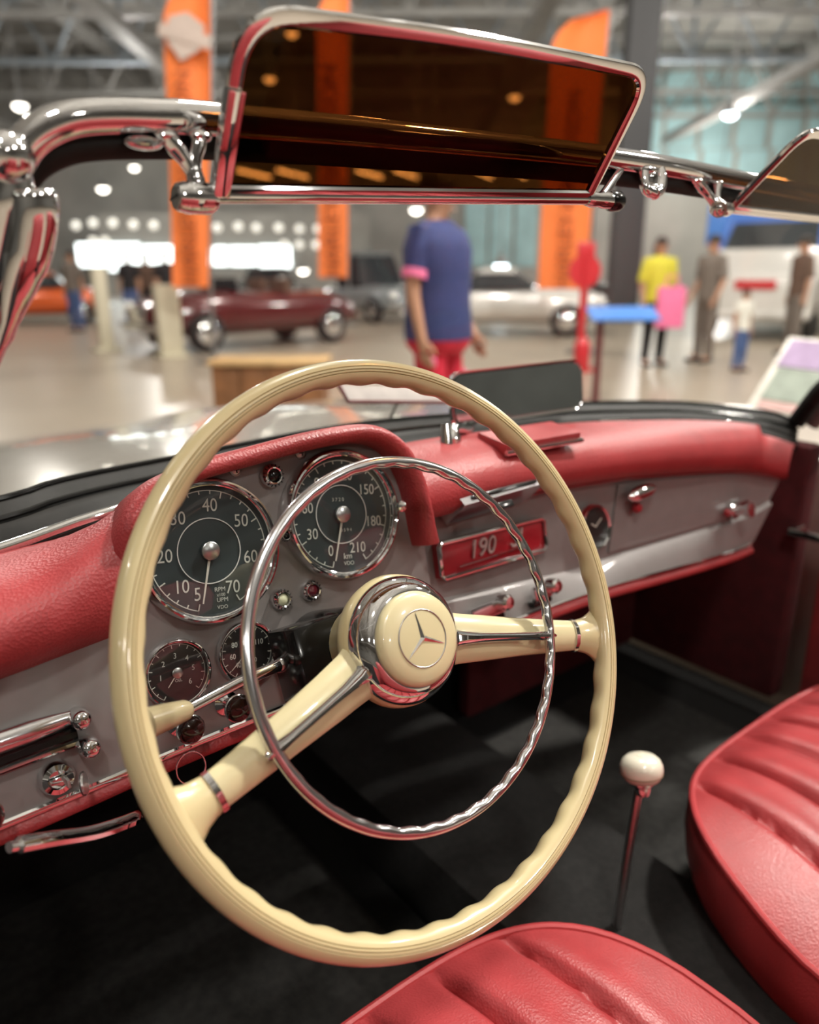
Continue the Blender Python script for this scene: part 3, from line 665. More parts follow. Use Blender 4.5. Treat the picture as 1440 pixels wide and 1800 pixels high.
# ------------------------------------------------------------------ seats
def seat(label, x0, x1, yf, zt, seams):
    s = thing('seat', label, 'car seat', ((x0+x1)/2, yf-.25, .36))
    cx, hx, yb = (x0+x1)/2, (x1-x0)/2, yf-.56; cy, hy = (yf+yb)/2, (yf-yb)/2
    def outline(k, n=72, e=3.4):
        o = []
        for i in range(n):
            a = 2*math.pi*i/n; ca, sa = math.cos(a), math.sin(a)
            q = (abs(ca)**e+abs(sa)**e)**(-1/e)
            o.append((cx+hx*k*q*ca, cy+hy*k*q*sa))
        return o
    def height(x, y, m_):
        u, v = abs(x-cx)/hx, abs(y-cy)/hy
        z = zt+.030*(1-u**4)*(1-v**4)
        f = (y-yb)/(2*hy); z -= .03*max(0, f-.72)**1.5/.28**1.5
        inner = min(1, max(0, (1-m_)/.10))
        for q in seams:
            z -= .012*math.exp(-((x-q)/.0055)**2)*inner
            z += .0035*math.exp(-((x-q-.022)/.014)**2)*inner
        return z
    # dense top grid in x so that pleats resolve
    NX, NY = 110, 44; rows = []
    for j in range(NY+1):
        row = []
        for i in range(NX+1):
            u, v = -1+2*i/NX, -1+2*j/NY
            e = 3.4; m_ = max(abs(u), abs(v))
            if m_ > 0:
                a = math.atan2(v, u); q = (abs(math.cos(a))**e+abs(math.sin(a))**e)**(-1/e); sq = 1/max(abs(math.cos(a)), abs(math.sin(a))); k = lerp(1, q/sq, m_**3)
            else: k = 1
            x, y = cx+hx*u*k, cy+hy*v*k
            dy = yf-y; row.append(V((cx+(x-cx)*(1+.62*min(dy, .22)), y, height(x, y, m_)-.20*min(dy, .3))))
        rows.append(row)
    cu = MB().grid(rows).build('cushion', 'red_leather', s, True, 60)
    edge = [rows[0][i] for i in range(NX)]+[rows[j][NX] for j in range(NY)]+[rows[NY][i] for i in range(NX, 0, -1)]+[rows[j][0] for j in range(NY, 0, -1)]
    MB().tube(edge[::2], .0042, 8, closed=True, up=(0, 0, 1)).build('piping', 'red_piping', s, True)
    cc = V((cx, cy, 0))
    def ring(k, dz): return [V((cc.x+(p.x-cc.x)*k, cc.y+(p.y-cc.y)*k, p.z+dz)) for p in edge]
    MB().rings([ring(1, 0), ring(1.012, -.015), ring(1.015, -.04), ring(1.0, -.075), ring(.97, -.10), ring(.95, -.15)], caps=False).build('side_skirt', 'red_leather', s, True, 60)
    bx = MB(); bx.box((cx, cy, .395), (hx*1.75, hy*1.7, .09)); bx.build('seat_base', 'black_carpet', s, True)
    # backrest
    rows = []
    for j in range(25):
        t = j/24; row = []
        for i in range(41):
            u = -1+2*i/40; wx = hx*(1-.12*t*t)
            th = .045*(1-u**4)*(1-(2*t-1)**6)
            for q in (): pass
            row.append(V((cx+wx*u, yb+.03-.16*t+th, zt+.0+.46*t-.03*t*u**4)))
        rows.append(row)
    rows2 = [[p+V((0, -.09 if 0 < i < 40 else -.05, 0)) for i, p in enumerate(r_)] for r_ in rows]
    m = MB(); m.grid(rows); m.grid(rows2)
    rim_ = lambda q: [q[0][i] for i in range(41)]+[q[j][40] for j in range(1, 25)]+[q[24][i] for i in range(39, -1, -1)]+[q[j][0] for j in range(23, 0, -1)]
    r1, r2 = rim_(rows), rim_(rows2); r1.append(r1[0]); r2.append(r2[0]); m.grid([r1, r2])
    m.build('backrest', 'red_leather', s, True, 60)
    return s
seat('red leather driver seat cushion with piped edge, nearest in front of the wheel', -.025, .520, .425, CAMZ-.606, [.425-.075*k for k in range(0, 5)])
seat('red leather passenger seat cushion beyond the gear lever', .700, 1.28, .440, CAMZ-.608, [.795+.075*k for k in range(0, 6)])

# ------------------------------------------------------------------ doors
door = MB().box((1.37, .02, .66), (.05, 1.02, .52), bev=.015).build('door', 'red_leather', car, True)
MB().tube([(1.37, -.5, .925), (1.37, .2, .925), (1.37, .50, .915), (1.36, .545, .90)], .032, 12).build('door_cap', 'red_leather', door, True)
e = MB(); hp_ = PX(1392, 935, 1.325); e.tube([hp_+V((.03, 0, 0)), hp_, hp_+V((0, -.04, 0)), hp_+V((0, -.16, .004))], [.011, .008, .007, .008], 12); e.build('door_handle', 'chrome', door, True)
MB().box((-.20, -.05, .63), (.06, 1.05, .50), bev=.015).build('door', 'red_leather', car, True)

# ------------------------------------------------------------------ windscreen
ws = thing('windscreen', 'curved windscreen with a chrome header tube and black gasket', 'windscreen', (.65, .75, 1.0))
hd = spline([P(12, 312, .480), P(30, 280, .478), P(62, 240, .476), P(115, 214, .474), P(180, 206, .472), P(280, 207, .47), P(380, 212, .47), P(700, 240, .472), P(1090, 281, .472), P(1300, 318, .470), P(1440, 345, .468), P(1600, 385, .466), P(1700, 430, .468), P(1760, 500, .475)], 6)
MB().tube(hd, .0102, 20).build('header_tube', 'chrome', ws, True)
MB().tube([p+V((0, .006, -.0135)) for p in hd[8:]], .0068, 10, flat=1.2).build('header_seal', 'black_rubber', ws, True)
# left pillar: chrome post with its capping plate
post = spline([P(16, 292, .482), P(20, 350, .486), P(8, 430, .505), P(-22, 530, .535), P(-70, 660, .585), P(-130, 860, .66)], 5)
pil = MB().tube(post, [.015]*4+[.018]*22, 16, flat=.8).build('pillar', 'chrome', ws, True)
cap = spline([P(58, 335, .470), P(64, 372, .470), P(56, 430, .474), P(36, 500, .480), P(10, 590, .492), P(-20, 660, .505)], 4)
MB().tube(cap, [.0065, .0075]+[.0075]*9+[.0065, .006, .005, .004, .003, .003, .002, .002, .002, .002], 12, flat=1.6).build('pillar_trim', 'chrome', pil, True)
MB().ball(P(12, 275, .47), (.014, .012, .013), 20).build('corner_joint', 'chrome', pil, True)
post = spline([V((1.205, .475, CAMZ+.06)), V((1.235, .50, CAMZ-.03)), P(1475, 650, .57), P(1440, 690, .60), P(1400, 742, .635)], 5)
rp = MB().tube(post, .016, 14).build('pillar', 'black_rubber', ws, True)
MB().tube([p+V((.028, -.016, -.004)) for p in post], .016, 14).build('pillar_trim', 'silver_paint', rp, True)
# base gasket
inner = resample(spline([V((-.12, .64, CAMZ-.243)), P(0, 982, .662), P(190, 916, .668), V((.32, .70, CAMZ-.210)), V((.55, .718, CAMZ-.205)), P(900, 762, .716), P(1000, 753, .71), P(1200, 747, .66), P(1330, 760, .615), P(1402, 784, .583)], 8), 80)
outer = resample(spline([V((-.12, .74, CAMZ-.215)), P(0, 884, .77), P(100, 853, .795), P(280, 817, .815), V((.55, .835, CAMZ-.200)), P(850, 733, .815), P(1000, 716, .79), P(1200, 714, .74), P(1340, 728, .68), P(1402, 746, .645)], 8), 80)
rows = []
for a, c in zip(inner, outer):
    rows.append([lerp(a, c, t)+V((0, 0, h)) for t, h in ((0, -.01), (0, .002), (.10, .004), (.16, -.004), (.36, -.006), (.42, .002), (.5, .004), (.56, -.002), (.72, .000), (.80, .008), (.92, .010), (1, .002), (1.0, -.02))])
gk = MB().grid(rows).build('gasket', 'black_rubber', ws, True, 35)
MB().tube([lerp(a, c, .05)+V((0, 0, .005)) for a, c in zip(inner, outer)][:33], .0058, 10).build('chrome_strip', 'chrome', gk, True)
MB().tube([lerp(a, c, .98)+V((0, 0, .006)) for a, c in zip(inner, outer)][:40], .0020, 8).build('chrome_strip', 'chrome', gk, True)
MB().tube([lerp(a, c, .62)+V((0, 0, .003)) for a, c in zip(inner, outer)], .0030, 8).build('rubber_bead', 'black_gloss', gk, True)
MB().tube([lerp(a, c, .86)+V((0, 0, .010)) for a, c in zip(inner, outer)], .0034, 8).build('rubber_bead', 'black_gloss', gk, True)
for s0, s1 in ((56, 60), (70, 72)):
    MB().tube([lerp(a, c, .06)+V((0, -.004, .006)) for a, c in zip(inner, outer)][s0:s1], .003, 8).build('retaining_clip', 'chrome', gk, True)
for k in (13, 19):
    MB().ball(lerp(inner[k], outer[k], .26)+V((0, 0, -.003)), (.006, .006, .003), 12).build('gasket_screw', 'black_gloss', gk, True)
# glass pane
hr_ = resample(hd[6:-3], 40); ob = [lerp(a, c, .75) for a, c in zip(inner, outer)]; ob = resample(ob, 40); rows = []
for t in range(9):
    q = t/8; rows.append([lerp(a, c, q)+V((0, .03*math.sin(math.pi*q), 0)) for a, c in zip(hr_, ob)])
MB().grid(rows).build('glass_pane', 'screen_glass', ws, True, 80)
# header brackets
def bracket(foot0, foot1, tip, r_, name='visor_bracket'):
    m = MB(); m.tube(spline([foot0, lerp(foot0, tip, .5)+V((.004, 0, -.002)), tip], 4), [.0055]*3+[.0045]*3+[.0055]*3, 10); m.tube(spline([foot1, lerp(foot1, tip, .5)+V((-.003, 0, -.001)), tip], 4), [.0050]*3+[.0042]*3+[.0050]*3, 10)
    for f_ in (foot0, foot1): m.ball(f_, (.008, .006, .004), 12)
    return m.build(name, 'chrome', ws, True)

# ------------------------------------------------------------------ sun visors
def visor(label, B, tdeg, outline, mirror=False, rod=None):
    t = R(tdeg); e2 = V((0, math.sin(t), math.cos(t))); T = frame(B, (1, 0, 0), e2)
    v = thing('sun_visor', label, 'sun visor', B, T.to_3x3())
    cen = V((sum(p[0] for p in outline)/len(outline), sum(p[1] for p in outline)/len(outline)))
    sm = []; n = len(outline)
    for i, (x, y, rad) in enumerate(outline):
        p = V((x, y, 0)); pa = V((*outline[i-1][:2], 0)); pb_ = V((*outline[(i+1) % n][:2], 0)); da, db = (pa-p).normalized(), (pb_-p).normalized()
        q0, q1 = p+da*rad, p+db*rad
        sm += [(1-w_)**2*q0+2*w_*(1-w_)*p+w_*w_*q1 for w_ in [k/10 for k in range(11)]]
        nx = pb_-db*0; L_ = (pb_-q1).length
        sm += [lerp(q1, pb_-db*outline[(i+1) % n][2], k/10) for k in range(1, 10)]
    MB().prism([(p.x, p.y) for p in sm], -.0012, .0012).build('tinted_pane', 'amber', v)
    # rim: rounded channel round the pane
    rs = []; m = len(sm)
    for i, p in enumerate(sm):
        tg = (sm[(i+1) % m]-sm[i-1]).normalized(); nn = V((-tg.y, tg.x, 0))
        if nn.dot(V((cen.x, cen.y, 0))-p) < 0: nn = -nn
        rs.append([p+nn*o_+V((0, 0, z)) for o_, z in ((-.0015, -.0022), (-.0026, 0), (-.0015, .0024), (.0015, .0034), (.0060, .0032), (.0075, .0016), (.0075, -.0016), (.0060, -.0030), (.001, -.0032))])
    rs.append(rs[0]); MB().rings(rs, caps=False).build('frame', 'chrome', v, angle=40)
    return v, T
Bv = P(700, 335, .455)
vo = [(.212, -.012, .004), (.2105, .0905, .034), (.36, .1020, .05), (.5575, .1085, .030), (.552, .006, .004)]
vo = [(x-Bv.x, y, r_) for x, y, r_ in vo]
v1, T1 = visor('amber tinted sun visor flipped up above the steering wheel', Bv, -30, vo)
L0, L1 = V((vo[0][0]-.004, -.012, 0)), V((vo[-1][0]+.003, .0055, 0))
MB().tube([L0, L1], .0046, 12).build('pivot_rod', 'chrome', v1)
MB().box((0, 0, 0), (.011, .062, .008), M.Translation((vo[0][0]+.001, .020, .003)), .002).build('clamp_plate', 'chrome', v1)
MB().lathe([(.0001, -.012), (.0078, -.012), (.0092, -.006), (.0092, .008), (.0070, .012), (.0001, .012)], 24, M.Translation((vo[0][0]-.012, -.014, 0)) @ M.Rotation(R(90), 4, 'Y')).build('pivot_barrel', 'chrome', v1)
e = MB().lathe([(.0001, .0), (.0062, 0), (.0066, .0012), (.0001, .0016)], 20, M.Translation((vo[0][0]-.024, -.0145, 0)) @ M.Rotation(R(-90), 4, 'Y')).build('pivot_screw', 'screw', v1)
MB().box((0, 0, .0018), (.0105, .0016, .0012), M.Translation((vo[0][0]-.024, -.0145, 0)) @ M.Rotation(R(-90), 4, 'Y') @ M.Rotation(R(40), 4, 'Z')).build('screw_slot', 'black_gloss', e)
MB().lathe([(.0001, -.018), (.0055, -.018), (.0068, -.012), (.0060, -.004), (.0072, .002), (.0072, .012), (.0001, .013)], 24, M.Translation(L1+V((.012, 0, 0))) @ M.Rotation(R(90), 4, 'Y')).build('pivot_barrel', 'chrome', v1)
MB().lathe([(.0001, 0), (.0075, 0), (.0088, .003), (.0088, .012), (.0075, .015), (.0001, .015)], 24, M.Translation(L1+V((.0245, 0, 0))) @ M.Rotation(R(90), 4, 'Y')).build('rubber_roller', 'black_gloss', v1)
lw = T1 @ V((vo[0][0]-.012, -.014, 0))
bracket(P(293, 240, .466), P(352, 240, .464), lw+V((.002, 0, .006)), .006)
MB().ball(P(252, 252, .466), (.012, .008, .004), 14).build('bracket_foot', 'chrome', ws, True)
rw = T1 @ (L1+V((.012, 0, 0)))
MB().tube(spline([P(1090, 300, .47), lerp(P(1090, 300, .47), rw, .5), rw], 4), .0042, 10).build('visor_bracket', 'chrome', ws, True)
# centre catch
cc0 = P(1143, 300, .465)
m = MB(); m.tube(spline([P(1132, 292, .468), P(1132, 318, .462), P(1138, 334, .458), P(1150, 340, .456)], 4), .0052, 10); m.tube(spline([P(1156, 296, .468), P(1162, 312, .462), P(1160, 332, .458), P(1150, 340, .456)], 4), .0060, 10)
m.ball(P(1150, 336, .457), (.0075, .006, .007), 14); m.ball(P(1147, 318, .462), (.008, .005, .012), 14); m.ball(P(1140, 300, .466), (.014, .008, .005), 14)
m.build('header_catch', 'chrome', ws, True)
# passenger visor
B2 = P(1280, 368, .455)
wv = .345
vo2 = [(0, 0, .004), (.004, .0955, .026), (.17, .0985, .05), (.344, .090, .034), (.343, -.004, .004)]
v2, T2_ = visor('amber tinted sun visor at the right edge, partly out of frame', B2, -45, vo2)
MB().tube([V((-.004, 0, 0)), V((.346, -.004, 0))], .0042, 12).build('pivot_rod', 'chrome', v2)
MB().lathe([(.0001, -.012), (.0062, -.012), (.0074, -.006), (.0074, .006), (.0055, .012), (.0001, .012)], 24, M.Translation((-.008, 0, 0)) @ M.Rotation(R(90), 4, 'Y')).build('pivot_barrel', 'chrome', v2)
e = MB().lathe([(.0001, 0), (.0070, 0), (.0080, .0015), (.0001, .002)], 20, M.Translation((-.024, .002, .004)) @ M.Rotation(R(-60), 4, 'Y')).build('pivot_screw', 'screw', v2)
MB().box((0, 0, .0022), (.0105, .0016, .0012), M.Translation((-.024, .002, .004)) @ M.Rotation(R(-60), 4, 'Y') @ M.Rotation(R(40), 4, 'Z')).build('screw_slot', 'black_gloss', e)
MB().ball((-.020, .001, .001), (.009, .009, .009), 18).build('pivot_ball', 'chrome', v2)
lw = T2_ @ V((-.018, 0, 0))
bracket(P(1225, 318, .466), P(1262, 322, .466), lw, .006)

# ------------------------------------------------------------------ rear-view mirror
mb = P(795, 791, .598); mc = (P(789, 660, .66)+P(1000, 643, .66)+P(1005, 718, .66)+P(830, 733, .66))/4
rv = thing('rear_view_mirror', 'rear-view mirror on a chrome stem standing on the padded dash top', 'mirror', mb)
T = frame(mc, (1, -.12, .02), (0, .12, 1))
def rrect(hx, hy, r_, n=6):
    o = []
    for sx, sy, a0 in ((1, 1, 0), (-1, 1, 90), (-1, -1, 180), (1, -1, 270)):
        for k in range(n+1):
            a = R(a0+90*k/n); o.append((sx*(hx-r_)+r_*math.cos(a), sy*(hy-r_)+r_*math.sin(a)))
    return o
hx, hy = .105, .033
o1, o2, o3 = rrect(hx, hy, .016), rrect(hx*.9, hy*.75, .016), rrect(hx-.004, hy-.004, .013)
MB().rings([[T @ V((x, y, .002)) for x, y in o3], [T @ V((x, y, .004)) for x, y in o1], [T @ V((x, y, -.004)) for x, y in o1], [T @ V((x, y, -.018)) for x, y in o2]]).build('mirror_housing', 'chrome', rv, True)
MB().prism(o3, .0035, .0045, T).build('mirror_pane', 'mirror_glass', rv, True)
bk = T @ V((-.06, -.027, -.012))
MB().tube(spline([mb+V((0, 0, .004)), mb+V((.006, .004, .022)), lerp(mb, bk, .6)+V((.002, .004, 0)), bk], 4), [.010]*3+[.006]*8+[.006, .005], 12).build('mirror_stem', 'chrome', rv, True)
MB().box(mb+V((.01, .005, -.002)), (.07, .035, .008), bev=.003).build('mirror_foot', 'chrome', rv, True)
MB().tube([mb+V((-.012, -.006, .002)), mb+V((-.010, 0, .03))], [.008, .005], 10).build('stem_bolt', 'chrome', rv, True)
A = P(603, 682, .86); B_ = P(775, 686, .86); T = frame((A+B_)/2+V((0, 0, -.008)), B_-A, (0, .75, .65))
wl = (B_-A).length
pn = thing('card_holder', 'low pale card holder with a dark edge behind the top of the wheel rim', 'card', T.translation)
MB().box((0, 0, 0), (wl, .030, .004), T, .001).build('card', 'card_grey', pn, True)
MB().tube([T @ V((-wl/2, .016, 0)), T @ V((-wl/2, -.016, .002)), T @ V((wl/2, -.016, .002))], .003, 6).build('holder_edge', 'maroon', pn, True)
MB().tube([T @ V((0, -.014, -.002)), V((T.translation.x, T.translation.y+.02, CAMZ-.215))], .003, 6).build('holder_leg', 'metal_grey', pn, True)

# ------------------------------------------------------------------ people
DG = bpy.context.evaluated_depsgraph_get
def skin(name, pts, edges, rad, m, parent, sub=2, extra=None):
    me = bpy.data.meshes.new(name); me.from_pydata([tuple(p) for p in pts], edges, [])
    o = bpy.data.objects.new('tmp', me); COL.objects.link(o)
    o.modifiers.new('skin', 'SKIN'); sb = o.modifiers.new('sub', 'SUBSURF'); sb.levels = sub
    for i, r_ in enumerate(rad):
        me.skin_vertices[0].data[i].radius = r_ if hasattr(r_, '__len__') else (r_, r_)
    me.skin_vertices[0].data[0].use_root = True
    bpy.context.view_layer.update()
    nm = bpy.data.meshes.new_from_object(o.evaluated_get(DG())); bpy.data.objects.remove(o)
    if extra:
        bm = bmesh.new(); bm.from_mesh(nm); tmp = bpy.data.meshes.new('x'); tmp.from_pydata([tuple(p) for p in extra.v], [], extra.f); bm.from_mesh(tmp); bm.to_mesh(nm); bm.free()
    nm.polygons.foreach_set('use_smooth', [True]*len(nm.polygons)); nm.materials.clear(); nm.materials.append(MATS[m]); nm.name = name
    return link(name, nm, parent)
def person(label, base, face, h, top, legs, hairm='hair', sleeve=.6, girth=1.0, bend=(0, 0), cuff=None, skirt=False, shoe='black_cloth', long_hair=False):
    k = h/1.75; f = V(face).normalized(); rz = math.atan2(f.x, -f.y)
    t = thing('person', label, 'person', base, M.Rotation(rz, 3, 'Z'))
    S = lambda *p: V(p)*k
    J = dict(pel=S(0, 0, .96), sp=S(0, .01, 1.12), ch=S(0, .01, 1.32), nk=S(0, .02, 1.48), hd=S(0, 0, 1.58), ht=S(0, .005, 1.68))
    for s, q, bd in (('l', 1, bend[0]), ('r', -1, bend[1])):
        J['sh'+s] = S(.175*q, .01, 1.41); J['el'+s] = S(.235*q, .03, 1.13); J['wr'+s] = J['el'+s]+S(.01*q, -.23*math.sin(bd)-.03, -.235*math.cos(bd)); J['ha'+s] = J['wr'+s]+(J['wr'+s]-J['el'+s])*.33
        J['hp'+s] = S(.095*q, 0, .90); J['kn'+s] = S(.105*q, -.015, .50); J['an'+s] = S(.11*q, .02, .085); J['to'+s] = S(.125*q, -.13, .035)
    names = list(J); ix = {n: i for i, n in enumerate(names)}
    E_ = [('pel', 'sp'), ('sp', 'ch'), ('ch', 'nk'), ('nk', 'hd'), ('hd', 'ht')]
    for s in 'lr': E_ += [('ch', 'sh'+s), ('sh'+s, 'el'+s), ('el'+s, 'wr'+s), ('wr'+s, 'ha'+s), ('pel', 'hp'+s), ('hp'+s, 'kn'+s), ('kn'+s, 'an'+s), ('an'+s, 'to'+s)]
    rd = dict(pel=(.135, .10), sp=(.12, .09), ch=(.14, .10), nk=.052, hd=(.068, .085), ht=(.062, .080), sh=.056, el=.041, wr=.028, ha=(.036, .018), hp=.082, kn=.058, an=.038, to=(.04, .028))
    RD = lambda n, ad=0, g=1: tuple((x*k*(girth if n in ('pel', 'sp', 'ch') else 1)*g+ad) for x in ((lambda r_: r_ if hasattr(r_, '__len__') else (r_, r_))(rd[n[:2] if n[:2] in rd and n not in rd else n])))
    fing = MB()
    for s, q in (('l', 1), ('r', -1)):
        d = (J['wr'+s]-J['el'+s]).normalized(); o_ = J['ha'+s]
        for i, L_ in enumerate((.070, .078, .072, .056)):
            y = (-.027+.018*i)*k; p0 = o_+V((0, y, 0))+d*.0; p1 = p0+d*L_*.55*k; p2 = p1+(d+V((-.35*q, -.1, 0)))*L_*.5*k
            fing.tube([p0, p1, p2], [.0095*k, .009*k, .007*k], 6)
        p0 = J['wr'+s]+d*.03*k+V((0, -.03*k, 0)); fing.tube([p0, p0+V((-.004*q, -.022, 0))*k+d*.03*k, p0+V((-.01*q, -.026, 0))*k+d*.06*k], [.012*k, .011*k, .008*k], 6)
    nose = MB(); nose.tube([S(0, -.083, 1.61), S(0, -.100, 1.575), S(0, -.085, 1.565)], [.008*k, .014*k, .010*k], 8); fing.v += nose.v and []; n0 = len(fing.v); fing.v += nose.v; fing.f += [tuple(i+n0 for i in q) for q in nose.f]
    for q in (1, -1): fing.ball(S(.072*q, .012, 1.585), (.012*k, .022*k, .03*k), 10)
    fing.tube([S(-.022, -.078, 1.535), S(0, -.084, 1.535), S(.022, -.078, 1.535)], .007*k, 6)
    body = skin('body', [J[n] for n in names], [(ix[a], ix[b]) for a, b in E_], [RD(n) for n in names], 'skin', t, 2, fing)
    for q in (1, -1): MB().ball(S(.03*q, -.083, 1.605), .010*k, 8).build('eye', 'eye', t)
    hr_ = MB(); hr_.ball(S(0, .018, 1.655), (.082*k, .098*k, .080*k), 16)
    if long_hair: hr_.ball(S(0, .06, 1.56), (.085*k, .06*k, .16*k), 14)
    hr_.build('hair', hairm, t)
    def ring_(z, rx, ry, y=0): return [V((rx*k*girth*math.cos(2*math.pi*i/20), (y+ry*girth*math.sin(2*math.pi*i/20))*k, z*k)) for i in range(20)]
    sm_ = MB(); sm_.rings([ring_(.88, .172, .13), ring_(.95, .172, .132), ring_(1.08, .160, .125, .005), ring_(1.22, .168, .128, .008), ring_(1.34, .180, .128, .01), ring_(1.41, .165, .110, .012), ring_(1.455, .105, .080, .015), ring_(1.485, .062, .062, .018)])
    ends = {}
    for s, q in (('l', 1), ('r', -1)):
        ends[s] = lerp(J['sh'+s], J['el'+s], sleeve); sm_.tube([J['sh'+s]+S(-.06*q, 0, -.005), J['sh'+s], lerp(J['sh'+s], ends[s], .5), ends[s]], [.070*k, .074*k, .068*k, .064*k], 14)
    sh_ = sm_.build('shirt', top, t, angle=60)
    if cuff:
        for s in 'lr':
            d = (J['el'+s]-J['sh'+s]).normalized(); MB().tube([ends[s]-d*.02, ends[s]+d*.02], .069*k, 14).build('sleeve_cuff', cuff, sh_)
    tm = MB(); tm.rings([ring_(.985, .158, .12), ring_(.92, .172, .128), ring_(.85, .170, .122), ring_(.80, .12, .10)])
    for s, q in (('l', 1), ('r', -1)):
        tm.tube([S(.085*q, 0, .90), S(.09*q, 0, .80), lerp(J['hp'+s], J['kn'+s], .5), J['kn'+s], lerp(J['kn'+s], J['an'+s], .5), J['an'+s]+S(0, 0, .01)], [.088*k, .092*k, .086*k, .070*k, .064*k, .056*k], 14)
    tr = tm.build('trousers', legs, t, angle=60)
    for s in 'lr':
        a_ = J['an'+s]; MB().tube([a_+S(0, .05, -.045), a_+S(0, 0, -.035), a_+S(.005, -.10, -.05), J['to'+s]+S(.0, -.05, -.005)], [.035*k, .05*k, .045*k, .03*k], 12, flat=.8).build('shoe', shoe, t)
    return t, tr, J, k
def ground(px, b): p = PB(px, 480, b); return V((p.x, p.y, 0))
man, trou, J, k = person('man in a navy short-sleeved shirt and red trousers, standing beyond the windscreen', ground(772, 4.15), HR*.75-HF*.45, 1.72, 'navy', 'crimson', sleeve=.68, girth=1.32, bend=(.35, .15), cuff='pink')
rn = random.Random(3)
for i in range(9):
    s = 'lr'[i % 2]; q = lerp(J['hp'+s], J['kn'+s], rn.random()*.9); a = rn.random()*6.28
    MB().ball(q+V((.094*math.cos(a), .094*math.sin(a), 0)), (.02, .02, .03), 8).build('flower_print', 'pink' if i % 3 else 'white_cloth', trou)
wm, _, J, k = person('woman in a yellow top and dark leggings beside the blue stand', ground(1160, 10.2), -HF+HR*.2, 1.66, 'yellow', 'black_cloth', sleeve=.95, girth=1.1, bend=(.6, .3), long_hair=True)
bagp = ground(1184, 9.75)
bag = thing('shopping_bag', 'pink bag held by the woman in the yellow top', 'bag', bagp+V((0, 0, .52)))
T = frame((0, 0, 0), HR, (0, 0, 1))
MB().box((0, .26, 0), (.34, .50, .12), T, .02).build('bag_body', 'pink', bag)
MB().tube([T @ V((-.09, .5, 0)), T @ V((-.06, .64, 0)), T @ V((.06, .64, 0)), T @ V((.09, .5, 0))], .012, 6).build('bag_handle', 'pink', bag)
person('visitor in grey clothes standing between the yellow top and the child', ground(1250, 10.6), -HF*.4-HR, 1.70, 'grey_cloth', 'grey_cloth', sleeve=.9, bend=(.4, .4))
person('small child in a white shirt and blue trousers at the right', ground(1318, 9.6), -HF+HR*.5, 1.02, 'white_cloth', 'denim', sleeve=.6)
person('visitor in a brown jacket at the far right by the van', ground(1408, 11.5), -HR, 1.72, 'brown_cloth', 'grey_cloth', sleeve=1)
for i, (px, b, tp, lg, lb) in enumerate([(125, 17, 'grey_cloth', 'denim', 'visitor in grey standing at the far left near the orange car'), (225, 18, 'black_cloth', 'denim', 'visitor in black standing below the lit doorway'), (258, 19, 'brown_cloth', 'black_cloth', 'visitor in brown standing below the lit doorway, next to the left flag'), (292, 17.5, 'black_cloth', 'black_cloth', 'visitor all in black beside the left flag')]):
    person(lb, ground(px, b), -HF+HR*(.3*i-.4), 1.72, tp, lg, sleeve=.9)

# ------------------------------------------------------------------ flags
def flag(label, xl_t, xr_t, xl_b, xr_b, yt, yb, b, txt=None, emblem=None):
    A, B_, C_, D_ = PB(xl_b, yb, b), PB(xr_b, yb, b), PB(xr_t, yt, b), PB(xl_t, yt, b)
    base = V((B_.x, B_.y, 0))
    f = thing('feather_flag', label, 'flag', base, group='orange feather flags')
    n = 28; rows = []
    for j in range(n+1):
        t = j/n; l_, r_ = lerp(A, D_, t), lerp(B_, C_, t)
        cut = 0 if t < .86 else 1-math.sqrt(max(0, 1-((t-.86)/.14)**2))
        l_ = lerp(l_, r_, cut*.97)
        rows.append([lerp(l_, r_, i/8)+HF*(.05*math.sin(i*.7+t*5)) for i in range(9)])
    rows_b = [[p+HF*.02 for p in r_] for r_ in rows]
    m = MB(); m.grid(rows); m.grid(rows_b); cl = m.build('banner', 'flag', f, True, 70)
    MB().tube([base+V((0, 0, .02)), B_+HR*.03, lerp(B_, C_, .6)+HR*.03, C_+HR*.03], [.03, .025, .02, .012], 8).build('pole', 'metal_grey', f, True)
    MB().lathe([(.0001, .05), (.22, .045), (.26, .02), (.26, 0)], 20, M.Translation(base)).build('foot', 'metal_grey', f, True)
    if txt:
        ya, yb_ = txt; p0, p1 = PB(lerp(xl_b, xr_b, .52), yb_, b-.12), PB(lerp(xl_t, xr_t, .42), ya, b-.12)
        T = frame((p0+p1)/2, p1-p0, -HR); L_ = (p1-p0).length
        text('HARLEY-DAVIDSON', L_*.117, 'flag_dark', f, T, 'lettering', .004, True)
    if emblem:
        px, py, sz = emblem; T = frame(PB(px, py, b-.14), HR+V((0, 0, -.25)), V((0, 0, 1)))
        m = MB(); m.prism([(0, -sz), (sz*.7, -sz*.4), (sz*.8, sz*.6), (0, sz*.95), (-sz*.8, sz*.6), (-sz*.7, -sz*.4)], 0, .02, T); m.build('shield_emblem', 'flag_grey', f, True)
        MB().box((0, 0, .025), (sz*2.3, sz*.55, .03), T, .005).build('emblem_bar', 'flag_grey', f, True)
flag('tall orange feather flag on the left, behind the chrome corner tube', 286, 370, 303, 367, -40, 505, 10.8, (132, 492), (325, 64, .28))
flag('narrow orange feather flag behind the wheel top, left of the man in navy', 556, 614, 560, 611, -30, 488, 19, (120, 480), None)
flag('orange feather flag with dark lettering beside the dark column', 972, 1070, 946, 1030, 18, 508, 12, (166, 500), None)

